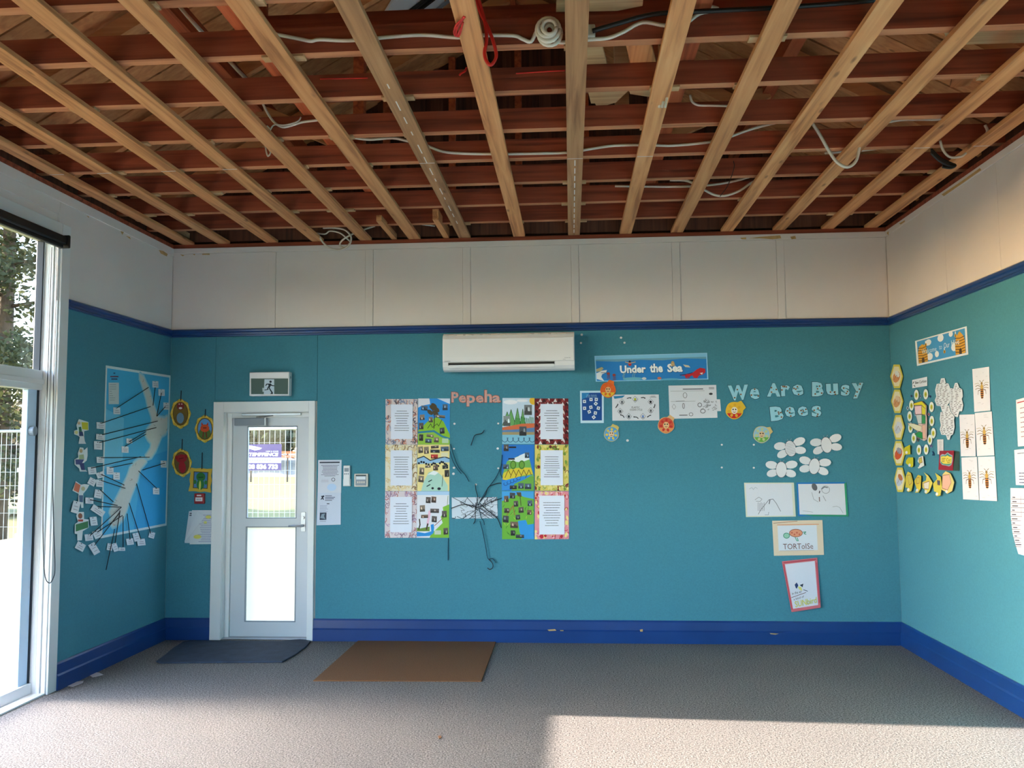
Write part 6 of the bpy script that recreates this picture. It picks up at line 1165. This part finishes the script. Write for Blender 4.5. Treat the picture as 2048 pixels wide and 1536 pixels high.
cable([(1380, 190), (1384, 203), (1396, 210), (1420, 211), (1458, 212)], f3, 'short white cable curling by the right runner beam', r=.007)
cable([(1230, 372), (1290, 373), (1370, 373), (1420, 370), (1470, 362), (1520, 347)], f6, 'white cable along the sixth joist')
cable([(1340, 360), (1375, 362), (1405, 378), (1430, 390), (1452, 391), (1480, 381), (1508, 363), (1545, 352), (1582, 343)], f6-.06, 'white cable sagging under the fifth joist')
cable([(524, 204), (535, 226), (548, 244), (565, 254), (585, 250), (605, 244), (636, 240)], f3, 'white cable bent in a hook left of centre', r=.008)
cable([(534, 252), (540, 258), (539, 263), (548, 250), (570, 250), (595, 243), (602, 234)], f3-.02, 'thin white cable end twisted beside the hook', r=.005)
cable([(340, -10), (375, 32), (409, 70)], -3.3, 'pale straight conduit behind the upper left joists, upper length', r=.011, sm=False)
cable([(454, 117), (475, 140), (495, 160)], -2.9, 'pale straight conduit behind the upper left joists, lower length', r=.011, sm=False)
cable([(530, 280), (532, 300), (536, 312), (541, 305), (536, 296)], -1.98, 'white cable stub hanging from a left batten', r=.006)
cable([(1880, 281), (1886, 300), (1900, 314), (1922, 313), (1932, 306)], -1.96, 'white cable loop near the right wall', r=.008)
for i, lab in enumerate(('upper', 'middle', 'lower')): cable([(1862, 298+4*i), (1880, 316+3*i), (1900, 326+3*i), (1911, 331), (1900, 336), (1885, 330+2*i)], -1.94-.02*i, lab+' black cable of the bundle near the right wall', 'wire_black', .008)
cable([(1455, 245), (1452, 262), (1447, 278), (1444, 290)], -2.0, 'white cable stub knotted on a right batten', r=.008)
cable([(1970, 250), (1975, 262), (1970, 272), (1965, 278)], -2.0, 'white cable stub by the right wall', r=.009)
cable([(1467, 322), (1468, 336), (1456, 370), (1440, 393)], f5, 'thin black wire dangling at the right', 'wire_black', .0025)
cable([(630, 466), (650, 468), (660, 462), (680, 466), (695, 478), (702, 485)], -.06, 'white cable strand crossing the small tangle by the back wall', r=.007)
cable([(636, 468), (646, 485), (662, 497), (682, 499), (698, 490), (702, 474), (690, 460), (668, 456), (646, 456)], -.10, 'largest white cable loop of the tangle by the back wall', r=.008)
cable([(750, 452), (725, 460), (705, 468), (685, 480), (680, 490), (690, 496), (700, 486)], -.08, 'white cable tail leaving the tangle to the right', r=.008)
cable([(820, 440), (840, 448), (870, 452)], -.3, 'grey cable end beside the short blocks', 'galv', .006)
cable([(2000, 75), (1990, 62), (2010, 48), (2030, 40), (2040, 38)][::-1], f2+.25, 'black elbow cable in the right corner of the roof space', 'wire_black', .014)
for i in range(3): cable([(1380+7*i, -15), (1370+7*i, 30), (1350+6*i, 90), (1338+6*i, 130), (1325+6*i, 180), (1318+6*i, 215)], -2.8-.05*i, ('left', 'middle', 'right')[i]+' white cable of the bundle along the right runner beam', r=.007)

# ------------------------------------------------------------------ purple hire sign on the yard fence
e0 = sg(472, 941); e1 = sg(563, 888); sgn = empty('fence_sign', (e0[0], sy, e0[1])); tag(sgn, 'purple and white hire sign fixed to the wire fence outside the door', 'sign')
MB().box(0, e1[0]-e0[0], 0, .008, 0, e1[1]-e0[1]).build('sign_board', M['sign_purple'], sgn)
def sgp(name, pts, c, dd=.001): 
    q = [sg(*p) for p in pts]; q = [(a-e0[0], b-e0[1]) for a, b in q]
    if area2(q) < 0: q.reverse()
    return coloured(name, [([(a, -dd, b) for a, b in q], c)], sgn)
sgp('white_band', ((472, 915), (563, 915), (562, 926), (472, 926)), (226, 228, 240))
sgp('swoosh', ((472, 889), (500, 891), (512, 893), (524, 896), (520, 899), (510, 901), (500, 898), (488, 897), (472, 896)), (222, 226, 240))
sgp('swoosh', ((502, 895), (520, 896), (512, 899)), (150, 140, 196), .002)
def sgt(t, x0, y0, x1, y1, c, name, b=.02, sk=2.):
    v, f = text_shape(t, b); P = []
    for q in f:
        w = [sg(x0+(x1-x0)*v[i][0]+sk*(1-v[i][1]), y0+(y1-y0)*v[i][1]) for i in q]; w = [(a-e0[0], b_-e0[1]) for a, b_ in w]
        if area2(w) < 0: w.reverse()
        P.append(([(a, -.002, b_) for a, b_ in w], c))
    o = coloured(name, P, sgn); o['kind'] = 'stuff'
sgt('08TEMPFENCE', 486, 905, 555.5, 912.5, (230, 232, 244), 'lettering', .05)
sgt('HIRE & SALES', 532, 901.5, 557, 903.6, (222, 224, 240), 'lettering', .02, 0)
sgt('08 836 733', 496, 928, 556, 938.5, (240, 238, 244), 'lettering', .06, 0)
for i in range(9): sgp('small_print', ((498+5*i, 919.5), (502+5*i, 919.5), (502+5*i, 921), (498+5*i, 921)), (120, 124, 150), .002)
